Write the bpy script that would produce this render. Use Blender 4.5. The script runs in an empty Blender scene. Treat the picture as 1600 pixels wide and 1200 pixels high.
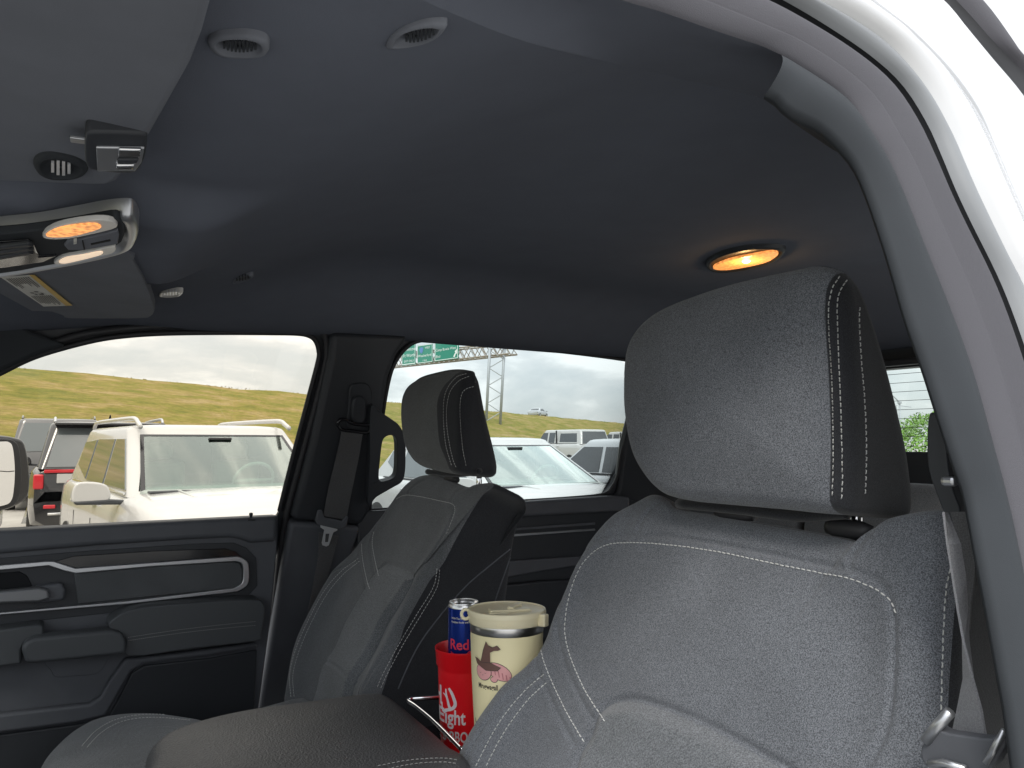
import bpy, math, random
import numpy as np
from mathutils import Vector, Matrix
from mathutils.bvhtree import BVHTree
from mathutils.geometry import tessellate_polygon
random.seed(7)
sc = bpy.context.scene
COL = sc.collection
V = Vector
# ------------------------------------------------------------------ camera
F, TH, PI_T = 1150.0, math.radians(32), math.radians(4.5)
EYE = V((0, 0, 1.5))
cd = bpy.data.cameras.new('camera'); cam = bpy.data.objects.new('camera', cd); COL.objects.link(cam)
cam.location = EYE; cam.rotation_euler = (math.radians(90)+PI_T, 0, -TH)
cd.sensor_width = 36; cd.lens = F/1600*36; cd.clip_start = 0.02; cd.clip_end = 3000
sc.camera = cam
# ------------------------------------------------------------------ world: overcast sky
SUN_EL, SUN_AZ = math.radians(48), math.radians(215)     # azimuth clockwise from +Y
w = bpy.data.worlds.new('World'); sc.world = w; w.use_nodes = True
nt = w.node_tree; nt.nodes.clear()
def N(t, ty, **kw):
    n = t.nodes.new(ty)
    for k, v in kw.items():
        if k in n.inputs: n.inputs[k].default_value = v
        else: setattr(n, k, v)
    return n
out = N(nt, 'ShaderNodeOutputWorld')
sky = N(nt, 'ShaderNodeTexSky', sky_type='NISHITA', sun_disc=False, sun_elevation=SUN_EL, sun_rotation=SUN_AZ)
bg1 = N(nt, 'ShaderNodeBackground', Strength=0.10); nt.links.new(sky.outputs[0], bg1.inputs[0])
tc = N(nt, 'ShaderNodeTexCoord'); mp = N(nt, 'ShaderNodeMapping'); mp.inputs['Scale'].default_value = (1, 1, 2.6)
nt.links.new(tc.outputs['Generated'], mp.inputs[0])
n1 = N(nt, 'ShaderNodeTexNoise', Scale=5.2, Detail=9.0, Roughness=0.56, Distortion=0.25)
nt.links.new(mp.outputs[0], n1.inputs['Vector'])
cr = N(nt, 'ShaderNodeValToRGB'); e = cr.color_ramp.elements
e[0].position = 0.40; e[0].color = (0.62, 0.66, 0.70, 1); e[1].position = 0.60; e[1].color = (.97, 0.98, 1.0, 1)
m_ = e.new(0.5); m_.color = (0.72, 0.745, 0.775, 1)
nt.links.new(n1.outputs[0], cr.inputs[0])
sx = N(nt, 'ShaderNodeSeparateXYZ'); nt.links.new(tc.outputs['Generated'], sx.inputs[0])
mr = N(nt, 'ShaderNodeMapRange'); mr.inputs[1].default_value = 0.0; mr.inputs[2].default_value = 1.0
mr.inputs[3].default_value = 0.84; mr.inputs[4].default_value = 2.5; nt.links.new(sx.outputs[2], mr.inputs[0])
bg2 = N(nt, 'ShaderNodeBackground'); nt.links.new(cr.outputs[0], bg2.inputs[0]); nt.links.new(mr.outputs[0], bg2.inputs[1])
mx = N(nt, 'ShaderNodeMixShader'); mx.inputs[0].default_value = 0.88
nt.links.new(bg1.outputs[0], mx.inputs[1]); nt.links.new(bg2.outputs[0], mx.inputs[2]); nt.links.new(mx.outputs[0], out.inputs[0])
sl = bpy.data.lights.new('sun', 'SUN'); sl.energy = 1.5; sl.angle = math.radians(18); sl.color = (1, .96, .9)
so = bpy.data.objects.new('sun', sl); COL.objects.link(so)
sd = V((math.sin(SUN_AZ)*math.cos(SUN_EL), math.cos(SUN_AZ)*math.cos(SUN_EL), math.sin(SUN_EL)))
so.rotation_euler = (-sd).to_track_quat('-Z', 'Y').to_euler(); so.location = sd*30
sc.view_settings.view_transform = 'Standard'; sc.view_settings.look = 'None'
sc.view_settings.exposure = 0.5; sc.view_settings.gamma = 1.0; sc.view_settings.use_curve_mapping = False
sc.cycles.use_denoising = True
sc.cycles.max_bounces = 10; sc.cycles.diffuse_bounces = 5; sc.cycles.transparent_max_bounces = 16
sc.cycles.caustics_reflective = False; sc.cycles.caustics_refractive = False
sc.cycles.sample_clamp_indirect = 4.0
# ------------------------------------------------------------------ survey helpers: sight lines from the camera station onto real planes
FWD = V((math.sin(TH), math.cos(TH), 0)); RT = V((math.cos(TH), -math.sin(TH), 0)); UP = V((0, 0, 1))
CD = FWD*math.cos(PI_T)+UP*math.sin(PI_T); CU = -FWD*math.sin(PI_T)+UP*math.cos(PI_T)
def ray(x, y): return (F*CD+(x-800)*RT+(600-y)*CU).normalized()
def hit(p, pl):
    n, d = pl; v = ray(*p); n = V(n); t = (d-n.dot(EYE))/n.dot(v); return EYE+t*v
def hits(ps, pl): return [hit(p, pl) for p in ps]
def PX(x): return ((1, 0, 0), x)
def PY(y): return ((0, 1, 0), y)
def PZ(z): return ((0, 0, 1), z)
def off(pl, d): n = V(pl[0]); return (pl[0], pl[1]+d*n.length)
SIDE = ((0, 1, .3), 2.39)            # passenger side glass line
OPEN = ((0, 1, -.28), .24-.28*1.3)   # driver door opening plane
def cat(ps, n=8, closed=True):       # Catmull-Rom resample (any dimension)
    P = [np.array(p, float) for p in ps]; m = len(P); o = []
    rng = range(m) if closed else range(m-1)
    for i in rng:
        if closed: a, b, c, d = P[i-1], P[i], P[(i+1) % m], P[(i+2) % m]
        else: a, b, c, d = P[max(i-1, 0)], P[i], P[i+1], P[min(i+2, m-1)]
        for k in range(n):
            t = k/n
            o.append(.5*((2*b)+(c-a)*t+(2*a-5*b+4*c-d)*t*t+(3*b-a-3*c+d)*t**3))
    if not closed: o.append(P[-1])
    return [tuple(float(z) for z in q) for q in o]
def resample(P, n, closed=False):
    P = [V(p) for p in P]
    if closed: P = P+[P[0]]
    L = [0]
    for a, b in zip(P, P[1:]): L.append(L[-1]+(b-a).length)
    o = []; j = 0
    cnt = n if closed else n-1
    for i in range(n):
        s = L[-1]*i/cnt
        while j < len(P)-2 and L[j+1] < s: j += 1
        t = (s-L[j])/max(L[j+1]-L[j], 1e-9); o.append(P[j].lerp(P[j+1], min(max(t, 0), 1)))
    return o
# ------------------------------------------------------------------ materials
def mat(name, col, rough=.6, metal=0., spec=.5, bump=None, var=None, emit=None, coat=0., sheen=0., ior=None):
    """bump=(scale,strength,distance)  var=(scale, amount, detail)"""
    m = bpy.data.materials.new(name); m.use_nodes = True; t = m.node_tree
    b = t.nodes['Principled BSDF']; b.inputs['Base Color'].default_value = (*col, 1)
    b.inputs['Roughness'].default_value = rough; b.inputs['Metallic'].default_value = metal
    b.inputs['Specular IOR Level'].default_value = spec; b.inputs['Coat Weight'].default_value = coat
    if coat: b.inputs['Coat Roughness'].default_value = .04
    if sheen: b.inputs['Sheen Weight'].default_value = sheen; b.inputs['Sheen Roughness'].default_value = .4
    if ior: b.inputs['IOR'].default_value = ior
    g = N(t, 'ShaderNodeNewGeometry')
    if var:
        n = N(t, 'ShaderNodeTexNoise', Scale=var[0], Detail=var[2] if len(var) > 2 else 3.0); t.links.new(g.outputs['Position'], n.inputs['Vector'])
        r = N(t, 'ShaderNodeValToRGB'); e = r.color_ramp.elements; a = var[1]
        e[0].position = .3; e[1].position = .7
        e[0].color = (*[c*(1-a) for c in col], 1); e[1].color = (*[min(1, c*(1+a)) for c in col], 1)
        t.links.new(n.outputs[0], r.inputs[0]); t.links.new(r.outputs[0], b.inputs['Base Color'])
    if bump:
        n = N(t, 'ShaderNodeTexNoise', Scale=bump[0], Detail=4.0); t.links.new(g.outputs['Position'], n.inputs['Vector'])
        bp = N(t, 'ShaderNodeBump', Strength=bump[1], Distance=bump[2]); t.links.new(n.outputs[0], bp.inputs['Height']); t.links.new(bp.outputs[0], b.inputs['Normal'])
    if emit: b.inputs['Emission Color'].default_value = (*emit[0], 1); b.inputs['Emission Strength'].default_value = emit[1]
    return m
def fabric(name, dark, light, scale=700, stretch=(1, 1, 1), weave=2200, rib=None):
    m = bpy.data.materials.new(name); m.use_nodes = True; t = m.node_tree; b = t.nodes['Principled BSDF']
    b.inputs['Roughness'].default_value = .95; b.inputs['Specular IOR Level'].default_value = .15
    b.inputs['Sheen Weight'].default_value = .25; b.inputs['Sheen Roughness'].default_value = .5
    g = N(t, 'ShaderNodeNewGeometry'); mp = N(t, 'ShaderNodeMapping'); mp.inputs['Scale'].default_value = stretch
    t.links.new(g.outputs['Position'], mp.inputs[0])
    n = N(t, 'ShaderNodeTexNoise', Scale=scale, Detail=2.5, Roughness=.7); t.links.new(mp.outputs[0], n.inputs['Vector'])
    n2 = N(t, 'ShaderNodeTexNoise', Scale=9.0, Detail=3.0); t.links.new(g.outputs['Position'], n2.inputs['Vector'])
    r = N(t, 'ShaderNodeValToRGB'); e = r.color_ramp.elements; e[0].position = .39; e[1].position = .63
    e[0].color = (*dark, 1); e[1].color = (*light, 1); t.links.new(n.outputs[0], r.inputs[0])
    mu = N(t, 'ShaderNodeMixRGB', blend_type='MULTIPLY'); mu.inputs[0].default_value = 1
    r2 = N(t, 'ShaderNodeMapRange'); r2.inputs[1].default_value = .3; r2.inputs[2].default_value = .7; r2.inputs[3].default_value = .88; r2.inputs[4].default_value = 1.1
    t.links.new(n2.outputs[0], r2.inputs[0]); t.links.new(r.outputs[0], mu.inputs[1]); t.links.new(r2.outputs[0], mu.inputs[2])
    t.links.new(mu.outputs[0], b.inputs['Base Color'])
    wv = N(t, 'ShaderNodeTexWave', wave_type='BANDS', bands_direction='Z', Scale=weave/6.28, Distortion=1.5, Detail=1.0); t.links.new(g.outputs['Position'], wv.inputs['Vector'])
    ad = N(t, 'ShaderNodeMath', operation='ADD'); t.links.new(n.outputs[0], ad.inputs[0]); t.links.new(wv.outputs['Fac'], ad.inputs[1])
    h = ad.outputs[0]
    if rib:
        w2 = N(t, 'ShaderNodeTexWave', wave_type='BANDS', bands_direction='DIAGONAL', Scale=rib/6.28, Distortion=.4); t.links.new(g.outputs['Position'], w2.inputs['Vector'])
        a2 = N(t, 'ShaderNodeMath', operation='MULTIPLY_ADD'); a2.inputs[1].default_value = 2.5; t.links.new(w2.outputs['Fac'], a2.inputs[0]); t.links.new(h, a2.inputs[2]); h = a2.outputs[0]
    bp = N(t, 'ShaderNodeBump', Strength=.5, Distance=.0006); t.links.new(h, bp.inputs['Height']); t.links.new(bp.outputs[0], b.inputs['Normal'])
    return m
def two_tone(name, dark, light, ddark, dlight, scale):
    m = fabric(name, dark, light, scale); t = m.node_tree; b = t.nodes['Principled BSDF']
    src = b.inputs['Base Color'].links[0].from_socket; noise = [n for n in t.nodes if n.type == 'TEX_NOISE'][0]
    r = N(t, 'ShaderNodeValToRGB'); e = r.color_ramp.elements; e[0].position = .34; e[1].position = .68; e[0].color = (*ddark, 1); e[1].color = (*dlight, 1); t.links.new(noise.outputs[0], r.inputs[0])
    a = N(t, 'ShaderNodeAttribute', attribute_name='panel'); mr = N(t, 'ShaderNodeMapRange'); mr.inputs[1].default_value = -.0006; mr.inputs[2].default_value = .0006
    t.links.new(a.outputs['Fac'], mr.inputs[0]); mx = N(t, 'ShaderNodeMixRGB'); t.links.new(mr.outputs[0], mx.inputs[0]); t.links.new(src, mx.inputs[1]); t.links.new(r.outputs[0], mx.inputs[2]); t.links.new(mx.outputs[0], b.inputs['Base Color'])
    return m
def glass(name, tint, refl=1.0, gcol=(1, 1, 1)):
    m = bpy.data.materials.new(name); m.use_nodes = True; t = m.node_tree; t.nodes.clear()
    o = N(t, 'ShaderNodeOutputMaterial'); tr = N(t, 'ShaderNodeBsdfTransparent'); tr.inputs[0].default_value = (*tint, 1)
    gl = N(t, 'ShaderNodeBsdfGlossy', Roughness=.0); gl.inputs[0].default_value = (*gcol, 1)
    fr = N(t, 'ShaderNodeFresnel', IOR=1.45); mu = N(t, 'ShaderNodeMath', operation='MULTIPLY'); mu.inputs[1].default_value = refl
    t.links.new(fr.outputs[0], mu.inputs[0]); mx = N(t, 'ShaderNodeMixShader'); t.links.new(mu.outputs[0], mx.inputs[0])
    t.links.new(tr.outputs[0], mx.inputs[1]); t.links.new(gl.outputs[0], mx.inputs[2]); t.links.new(mx.outputs[0], o.inputs[0])
    return m
M = {}
M['liner'] = mat('headliner_fabric', (.138, .150, .182), .97, spec=.1, bump=(900, .35, .0006), var=(14, .03))
M['visor'] = mat('visor_vinyl', (.165, .175, .20), .8, spec=.25, bump=(1200, .3, .0004), var=(10, .08))
M['trim'] = mat('grained_plastic', (.100, .105, .118), .55, spec=.4, bump=(1500, .35, .0004), var=(12, .08))
M['trim2'] = mat('pillar_plastic', (.036, .040, .045), .78, spec=.2, bump=(1500, .3, .0004), var=(12, .06))
M['black'] = mat('black_plastic', (.036, .039, .045), .5, spec=.4, bump=(1500, .3, .0004))
M['pitch'] = mat('dark_cavity_plastic', (.012, .013, .015), .7, spec=.2)
M['gloss'] = mat('gloss_black_plastic', (.015, .015, .018), .12, spec=.5)
M['rubber'] = mat('rubber_seal', (.03, .03, .033), .5, spec=.4)
M['seal'] = mat('flocked_seal', (.082, .080, .090), .8, spec=.3, bump=(1400, .5, .0006))
M['satin'] = mat('satin_silver', (.52, .53, .55), .34, metal=.85)
M['handle'] = mat('dark_satin_handle', (.20, .205, .215), .38, metal=.5)
M['chrome'] = mat('chrome', (.85, .85, .86), .08, metal=1)
M['plate'] = mat('plated_tongue', (.75, .76, .78), .3, metal=.35)
M['steel'] = mat('brushed_steel', (.62, .61, .60), .28, metal=1, var=(30, .15))
M['leather'] = mat('black_leather', (.054, .054, .057), .42, spec=.8, bump=(330, .8, .0022), var=(8, .15))
M['softblack'] = mat('soft_black_vinyl', (.075, .08, .086), .5, spec=.4, bump=(1100, .4, .0006))
M['fabric'] = fabric('seat_fabric_heather', (.07, .075, .085), (.25, .265, .292), 900)
M['fabric_p'] = fabric('seat_fabric_shaded', (.074, .078, .083), (.205, .214, .224), 800)  # driver seat cloth again, dimmer light of the far side put into its colour
M['insert'] = fabric('seat_insert_fabric', (.10, .106, .115), (.25, .262, .28), 620, rib=900)
M['insert_p'] = fabric('seat_insert_shaded', (.084, .089, .094), (.235, .244, .254), 620, rib=900)  # same insert cloth, darkened for the less lit seat
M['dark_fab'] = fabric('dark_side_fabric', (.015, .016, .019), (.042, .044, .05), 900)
M['doorcloth'] = fabric('door_cloth', (.08, .085, .09), (.15, .157, .165), 800)
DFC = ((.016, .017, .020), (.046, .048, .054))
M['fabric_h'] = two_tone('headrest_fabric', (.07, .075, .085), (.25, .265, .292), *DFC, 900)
M['fabric_ph'] = two_tone('headrest_fabric_shaded', (.075, .079, .080), (.21, .218, .218), *DFC, 800)  # same headrest cloth with the passenger side's shade in its colour
M['thread'] = mat('white_thread', (.62, .62, .60), .8)
M['thread_g'] = mat('grey_thread', (.30, .30, .29), .8)
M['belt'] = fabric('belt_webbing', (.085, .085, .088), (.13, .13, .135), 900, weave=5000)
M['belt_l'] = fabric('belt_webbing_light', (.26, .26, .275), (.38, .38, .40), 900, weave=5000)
M['paint'] = mat('white_body_paint', (.54, .54, .54), .25, coat=.8)
M['paint_g'] = mat('grey_sealed_flange', (.24, .25, .26), .5)
M['glass_f'] = glass('front_side_glass', (.93, .865, .755))
M['glass_r'] = glass('rear_side_glass', (.80, .85, .83))
M['glass_b'] = glass('back_glass', (.84, .90, .86))
M['glass_w'] = glass('windshield_glass', (.84, .87, .86))
M['lamp'] = mat('lit_amber_lens', (.8, .40, .15), .3, emit=((1.0, .36, .09), .55))
def ripple(m, lo, hi):      # moulded lens facets vary how much of the bulb shows
    t = m.node_tree; b = t.nodes['Principled BSDF']; g = N(t, 'ShaderNodeNewGeometry'); n = N(t, 'ShaderNodeTexVoronoi', Scale=160.0); t.links.new(g.outputs['Position'], n.inputs['Vector'])
    r = N(t, 'ShaderNodeMapRange'); r.inputs[1].default_value = 0; r.inputs[2].default_value = .7; r.inputs[3].default_value = lo; r.inputs[4].default_value = hi
    t.links.new(n.outputs['Distance'], r.inputs[0]); t.links.new(r.outputs[0], b.inputs['Emission Strength'])
ripple(M['lamp'], .08, .85)
M['lamp2'] = mat('lit_pale_lens', (.9, .75, .6), .3, emit=((1.0, .74, .52), .45))
M['bulb'] = mat('lit_bulb', (1, .8, .4), .3, emit=((1.0, .72, .3), 7.0))
M['lens'] = mat('clear_lens', (.75, .73, .70), .25)
M['label_w'] = mat('label_paper', (.72, .70, .64), .6, var=(60, .05))
M['label_y'] = mat('label_yellow', (.75, .50, .12), .6)
M['ink'] = mat('label_ink', (.12, .11, .10), .7)
M['red'] = mat('red_cup_plastic', (.86, .010, .018), .30, spec=.5)
M['white_ink'] = mat('white_print', (.85, .78, .80), .5)
M['cream'] = mat('cream_powder_coat', (.90, .81, .50), .42)
M['cream_lid'] = mat('cream_lid_plastic', (.86, .78, .54), .38)
M['canblue'] = mat('can_blue', (.012, .045, .34), .22, metal=.55)
M['canred'] = mat('can_red_print', (.75, .04, .09), .35)
M['canyel'] = mat('can_yellow_print', (.85, .55, .08), .4)
M['brown'] = mat('print_brown', (.16, .085, .07), .5)
M['pink'] = mat('print_pink', (.76, .38, .38), .5)
M['pinkd'] = mat('print_pink_stripe', (.50, .18, .20), .5)
M['orange'] = mat('print_orange', (.75, .25, .06), .5)
M['inkk'] = mat('print_black', (.05, .045, .04), .5)
# ------------------------------------------------------------------ object helpers
BASE = V((0, 0, 0))
def empty(name, loc, label, category, group=None, rz=0):
    global BASE
    o = bpy.data.objects.new(name, None); COL.objects.link(o); o.location = loc; o.rotation_euler = (0, 0, rz)
    o.empty_display_size = .05
    o['label'] = label; o['category'] = category
    if group: o['group'] = group
    BASE = V(loc)
    return o
def mk(name, verts, faces, m, parent=None, smooth=False, kind=None, label=None, category=None, group=None, mats=None, midx=None, bevel=0, seg=2, sub=0, auto=None):
    me = bpy.data.meshes.new(name); b = BASE
    if parent is None and category:      # a single-mesh thing: origin at its own base
        xs = [v[0] for v in verts]; ys = [v[1] for v in verts]; zs = [v[2] for v in verts]
        b = V(((min(xs)+max(xs))/2, (min(ys)+max(ys))/2, min(zs)))
    elif parent is None: b = V((0, 0, 0))
    me.from_pydata([(v[0]-b[0], v[1]-b[1], v[2]-b[2]) for v in verts], [], faces)
    for mm in (mats or [m]): me.materials.append(mm)
    if midx is not None: me.polygons.foreach_set('material_index', midx)
    if smooth: me.polygons.foreach_set('use_smooth', [True]*len(me.polygons))
    me.validate(); me.update()
    o = bpy.data.objects.new(name, me); COL.objects.link(o)
    if parent: o.parent = parent
    else: o.location = b
    if kind: o['kind'] = kind
    if label: o['label'] = label
    if category: o['category'] = category
    if group: o['group'] = group
    if bevel:
        md = o.modifiers.new('bevel', 'BEVEL'); md.width = bevel; md.segments = seg; md.limit_method = 'ANGLE'; md.angle_limit = math.radians(35); md.harden_normals = False
    if sub:
        md = o.modifiers.new('subsurf', 'SUBSURF'); md.levels = sub; md.render_levels = sub
    if auto:
        me.polygons.foreach_set('use_smooth', [True]*len(me.polygons))
        try: me.set_sharp_from_angle(angle=math.radians(auto))
        except Exception: pass
    return o
class MB:
    def __init__(s): s.v = []; s.f = []; s.mi = []
    def add(s, v, f, mi=0):
        n = len(s.v); s.v += [tuple(q) for q in v]; s.f += [tuple(i+n for i in q) for q in f]; s.mi += [mi]*len(f)
    def box(s, c, d, rot=None, mi=0):
        c = V(c); v = [V((x*d[0]/2, y*d[1]/2, z*d[2]/2)) for z in (-1, 1) for y in (-1, 1) for x in (-1, 1)]
        if rot: v = [rot @ q for q in v]
        s.add([q+c for q in v], [(0, 2, 3, 1), (4, 5, 7, 6), (0, 1, 5, 4), (2, 6, 7, 3), (0, 4, 6, 2), (1, 3, 7, 5)], mi)
    def tube(s, pts, r, n=8, closed=False, mi=0, flat=1.0, cap=True):
        pts = [V(p) for p in pts]; m = len(pts); rings = []
        for i, p in enumerate(pts):
            if closed: d = pts[(i+1) % m]-pts[i-1]
            else: d = pts[min(i+1, m-1)]-pts[max(i-1, 0)]
            if d.length < 1e-9: d = V((0, 0, 1))
            d.normalize(); a = d.cross(V((0, 0, 1)))
            if a.length < .05: a = d.cross(V((0, 1, 0)))
            a.normalize(); b = d.cross(a)
            rr = r[i] if isinstance(r, (list, tuple)) else r
            rings.append([p+a*rr*math.cos(2*math.pi*k/n)+b*rr*flat*math.sin(2*math.pi*k/n) for k in range(n)])
        f = []
        R = m if closed else m-1
        for i in range(R):
            for k in range(n):
                a0 = i*n+k; a1 = i*n+(k+1) % n; b0 = ((i+1) % m)*n+k; b1 = ((i+1) % m)*n+(k+1) % n
                f.append((a0, a1, b1, b0))
        if not closed and cap: f.append(tuple(range(n))[::-1]); f.append(tuple((m-1)*n+k for k in range(n)))
        s.add([q for g in rings for q in g], f, mi)
    def lathe(s, prof, c=(0, 0, 0), n=40, mi=0, a0=0, a1=2*math.pi):
        c = V(c); v = []; f = []; full = abs(a1-a0-2*math.pi) < 1e-6; cnt = n if full else n+1
        for (r, z) in prof:
            for k in range(cnt):
                a = a0+(a1-a0)*k/n; v.append(c+V((r*math.cos(a), r*math.sin(a), z)))
        for i in range(len(prof)-1):
            for k in range(n):
                k2 = (k+1) % cnt; f.append((i*cnt+k, i*cnt+k2, (i+1)*cnt+k2, (i+1)*cnt+k))
        s.add(v, f, mi)
    def build(s, name, m, parent=None, **kw):
        if isinstance(m, (list, tuple)): return mk(name, s.v, s.f, None, parent, mats=list(m), midx=s.mi, **kw)
        return mk(name, s.v, s.f, m, parent, **kw)
def tess(loops):
    tri = tess_ = tessellate_polygon([[V(p) for p in l] for l in loops]); return [tuple(t) for t in tri]
def slab(name, outline, d, m, parent=None, bevel=.002, holes=(), **kw):
    """prism: outline (3D list) extruded by vector d (away from the viewer)"""
    loops = [list(outline)]+[list(h) for h in holes]; d = V(d)
    v = [V(p) for l in loops for p in l]; n = len(v); tr = tess(loops)
    # orient the front face against d
    f = []
    for t in tr:
        nn = (v[t[1]]-v[t[0]]).cross(v[t[2]]-v[t[0]])
        if nn.dot(d) > 0: t = t[::-1]
        f.append(t)
    back = [tuple(i+n for i in t[::-1]) for t in f]; s = 0; sides = []
    for l in loops:
        k = len(l)
        for i in range(k): sides.append((s+i, s+(i+1) % k, s+(i+1) % k+n, s+i+n))
        s += k
    if not holes:
        f = [tuple(range(n))]; back = [tuple(range(n, 2*n))[::-1]]
    o = mk(name, v+[p+d for p in v], f+back+sides, m, parent, bevel=bevel, auto=30, **kw)
    bm_fix(o); return o
def bm_fix(o):
    import bmesh
    bm = bmesh.new(); bm.from_mesh(o.data); bmesh.ops.recalc_face_normals(bm, faces=bm.faces); bm.to_mesh(o.data); bm.free()
def pslab(name, px, pl, d, m, parent=None, smoothn=0, **kw):
    if smoothn: px = cat(px, smoothn)
    return slab(name, hits(px, pl), d, m, parent, **kw)
def loft(name, lines, m, parent=None, smooth=True, closed=False, **kw):
    n = len(lines[0]); v = [p for l in lines for p in l]; f = []
    for i in range(len(lines)-1):
        for k in range(n if closed else n-1):
            k2 = (k+1) % n; f.append((i*n+k, i*n+k2, (i+1)*n+k2, (i+1)*n+k))
    return mk(name, v, f, m, parent, smooth=smooth, **kw)
def ribbon(name, A, B, thick, m, parent, **kw):
    """flat strap between two edge polylines"""
    n = len(A); A = [V(p) for p in A]; B = [V(p) for p in B]; v = []; f = []
    for i in range(n):
        j0, j1 = max(i-1, 0), min(i+1, n-1); t = (A[j1]-A[j0]).normalized(); nn = (B[i]-A[i]).cross(t).normalized()*thick/2
        v += [A[i]+nn, B[i]+nn, B[i]-nn, A[i]-nn]
    for i in range(n-1):
        for k in range(4): f.append((i*4+k, i*4+(k+1) % 4, i*4+4+(k+1) % 4, i*4+4+k))
    f.append((3, 2, 1, 0)); f.append((n*4-4, n*4-3, n*4-2, n*4-1))
    return mk(name, v, f, m, parent, **kw)
class Frame:
    """cushion frame: u, v axes in the cushion plane, n towards the sitter"""
    def __init__(s, pl, toward):
        s.pl = pl; n = V(pl[0]).normalized()
        if n.dot(V(toward)) < 0: n = -n
        s.n = n; s.o = V(pl[0])*(pl[1]/V(pl[0]).length_squared)
        s.u = V((0, 1, 0)) if abs(n.y) < .9 else V((1, 0, 0)); s.u = (s.u-n*s.u.dot(n)).normalized(); s.v = n.cross(s.u)
        if abs(s.n.z) < .9 and s.v.z < 0: s.v = -s.v
    def uv(s, px): 
        q = hit(px, s.pl)-s.o; return (q.dot(s.u), q.dot(s.v))
    def uvw(s, p): q = V(p)-s.o; return (q.dot(s.u), q.dot(s.v))
def segdist(P, line):
    P = np.asarray(P); L = np.asarray(line, float); best = np.full(len(P), 1e9)
    for a, b in zip(L[:-1], L[1:]):
        d = b-a; q = ((P-a)@d)/max(d@d, 1e-12); q = np.clip(q, 0, 1)[:, None]; best = np.minimum(best, np.linalg.norm(P-(a+q*d), axis=1))
    return best
def inside(P, poly):
    P = np.asarray(P); c = np.zeros(len(P), bool); L = np.asarray(poly); m = len(L)
    for i in range(m):
        a, b = L[i], L[(i+1) % m]
        if abs(a[1]-b[1]) < 1e-12: continue
        cnd = ((a[1] > P[:, 1]) != (b[1] > P[:, 1])) & (P[:, 0] < (b[0]-a[0])*(P[:, 1]-a[1])/(b[1]-a[1])+a[0]); c ^= cnd
    return c
def sstep(x): x = np.clip(x, 0, 1); return x*x*(3-2*x)
def cushion(name, fr, outline, parent, mats, R=.03, depth=.1, dome=0., field=None, nr=40, nside=6, na=260, matf=None, center=None, backR=None, depthf=None, **kw):
    """solid cushion from a closed outline in the frame: domed front, rounded edge, sides, back"""
    O = np.array([tuple(p)[:2] for p in resample([(a, b, 0) for a, b in outline], na, True)])
    c = np.array(center) if center is not None else (O.max(0)+O.min(0))/2
    D = O-c; Ln = np.linalg.norm(D, axis=1); rings = []; hs = []
    for i in range(1, nr+1):
        t = (i/nr); sc_ = t*(1-R/Ln); rings.append(c+D*sc_[:, None]); hs.append(np.full(na, dome*(1-t**2.2)))
    for k in range(1, 6):
        a = k/5*math.pi/2; sc_ = 1-R/Ln*(1-math.sin(a)); rings.append(c+D*sc_[:, None]); hs.append(np.full(na, -R*(1-math.cos(a))))
    nf = len(rings)
    dep = depthf(O[:, 0], O[:, 1]) if depthf else np.full(na, depth); bR = backR if backR is not None else R
    for k in range(1, nside+1): rings.append(O.copy()); hs.append(-R-(dep-R-bR)*k/nside)
    for k in range(1, 6):
        a = k/5*math.pi/2; sc_ = 1-bR/Ln*(1-math.cos(a)); rings.append(c+D*sc_[:, None]); hs.append(-(dep-bR)-bR*math.sin(a))
    for t in (.8, .5, .2): rings.append(c+D*(t*(1-bR/Ln))[:, None]); hs.append(-dep)
    P = np.concatenate([c[None]]+rings+[c[None]]); H = np.concatenate([[dome]]+hs+[[-dep.mean()]])
    if field is not None:
        edge = np.concatenate([[1.]]+[np.full(na, 1.0 if i < nr else max(0., 1-(i-nr+1)/8)) if i < nf else np.zeros(na) for i in range(len(rings))]+[[0.]])
        H = H+field(P)*edge
    o, u, v, n = (np.array(q) for q in (fr.o, fr.u, fr.v, fr.n))
    W = o+P[:, :1]*u+P[:, 1:]*v+H[:, None]*n
    f = []; mi = []; m = len(rings)
    def MI(i, k): return matf(i, k, nf, nr, O[k], P[1+i*na+k] if i < m else P[0]) if matf else 0
    for k in range(na): f.append((0, 1+k, 1+(k+1) % na)); mi.append(MI(0, k))
    for i in range(m-1):
        for k in range(na):
            a = 1+i*na; b = a+na; k2 = (k+1) % na; f.append((a+k, b+k, b+k2, a+k2)); mi.append(MI(i+1, k))
    l = 1+(m-1)*na
    for k in range(na): f.append((l+k, len(P)-1, l+(k+1) % na)); mi.append(MI(m-1, k))
    ob = mk(name, W.tolist(), f, None, parent, smooth=True, mats=mats, midx=mi, **kw)
    bvh = BVHTree.FromPolygons([V(q) for q in W.tolist()], f)
    return ob, bvh
def cast(px, bvh):
    h, nrm, _, _ = bvh.ray_cast(EYE, ray(*px)); return h, nrm
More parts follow.
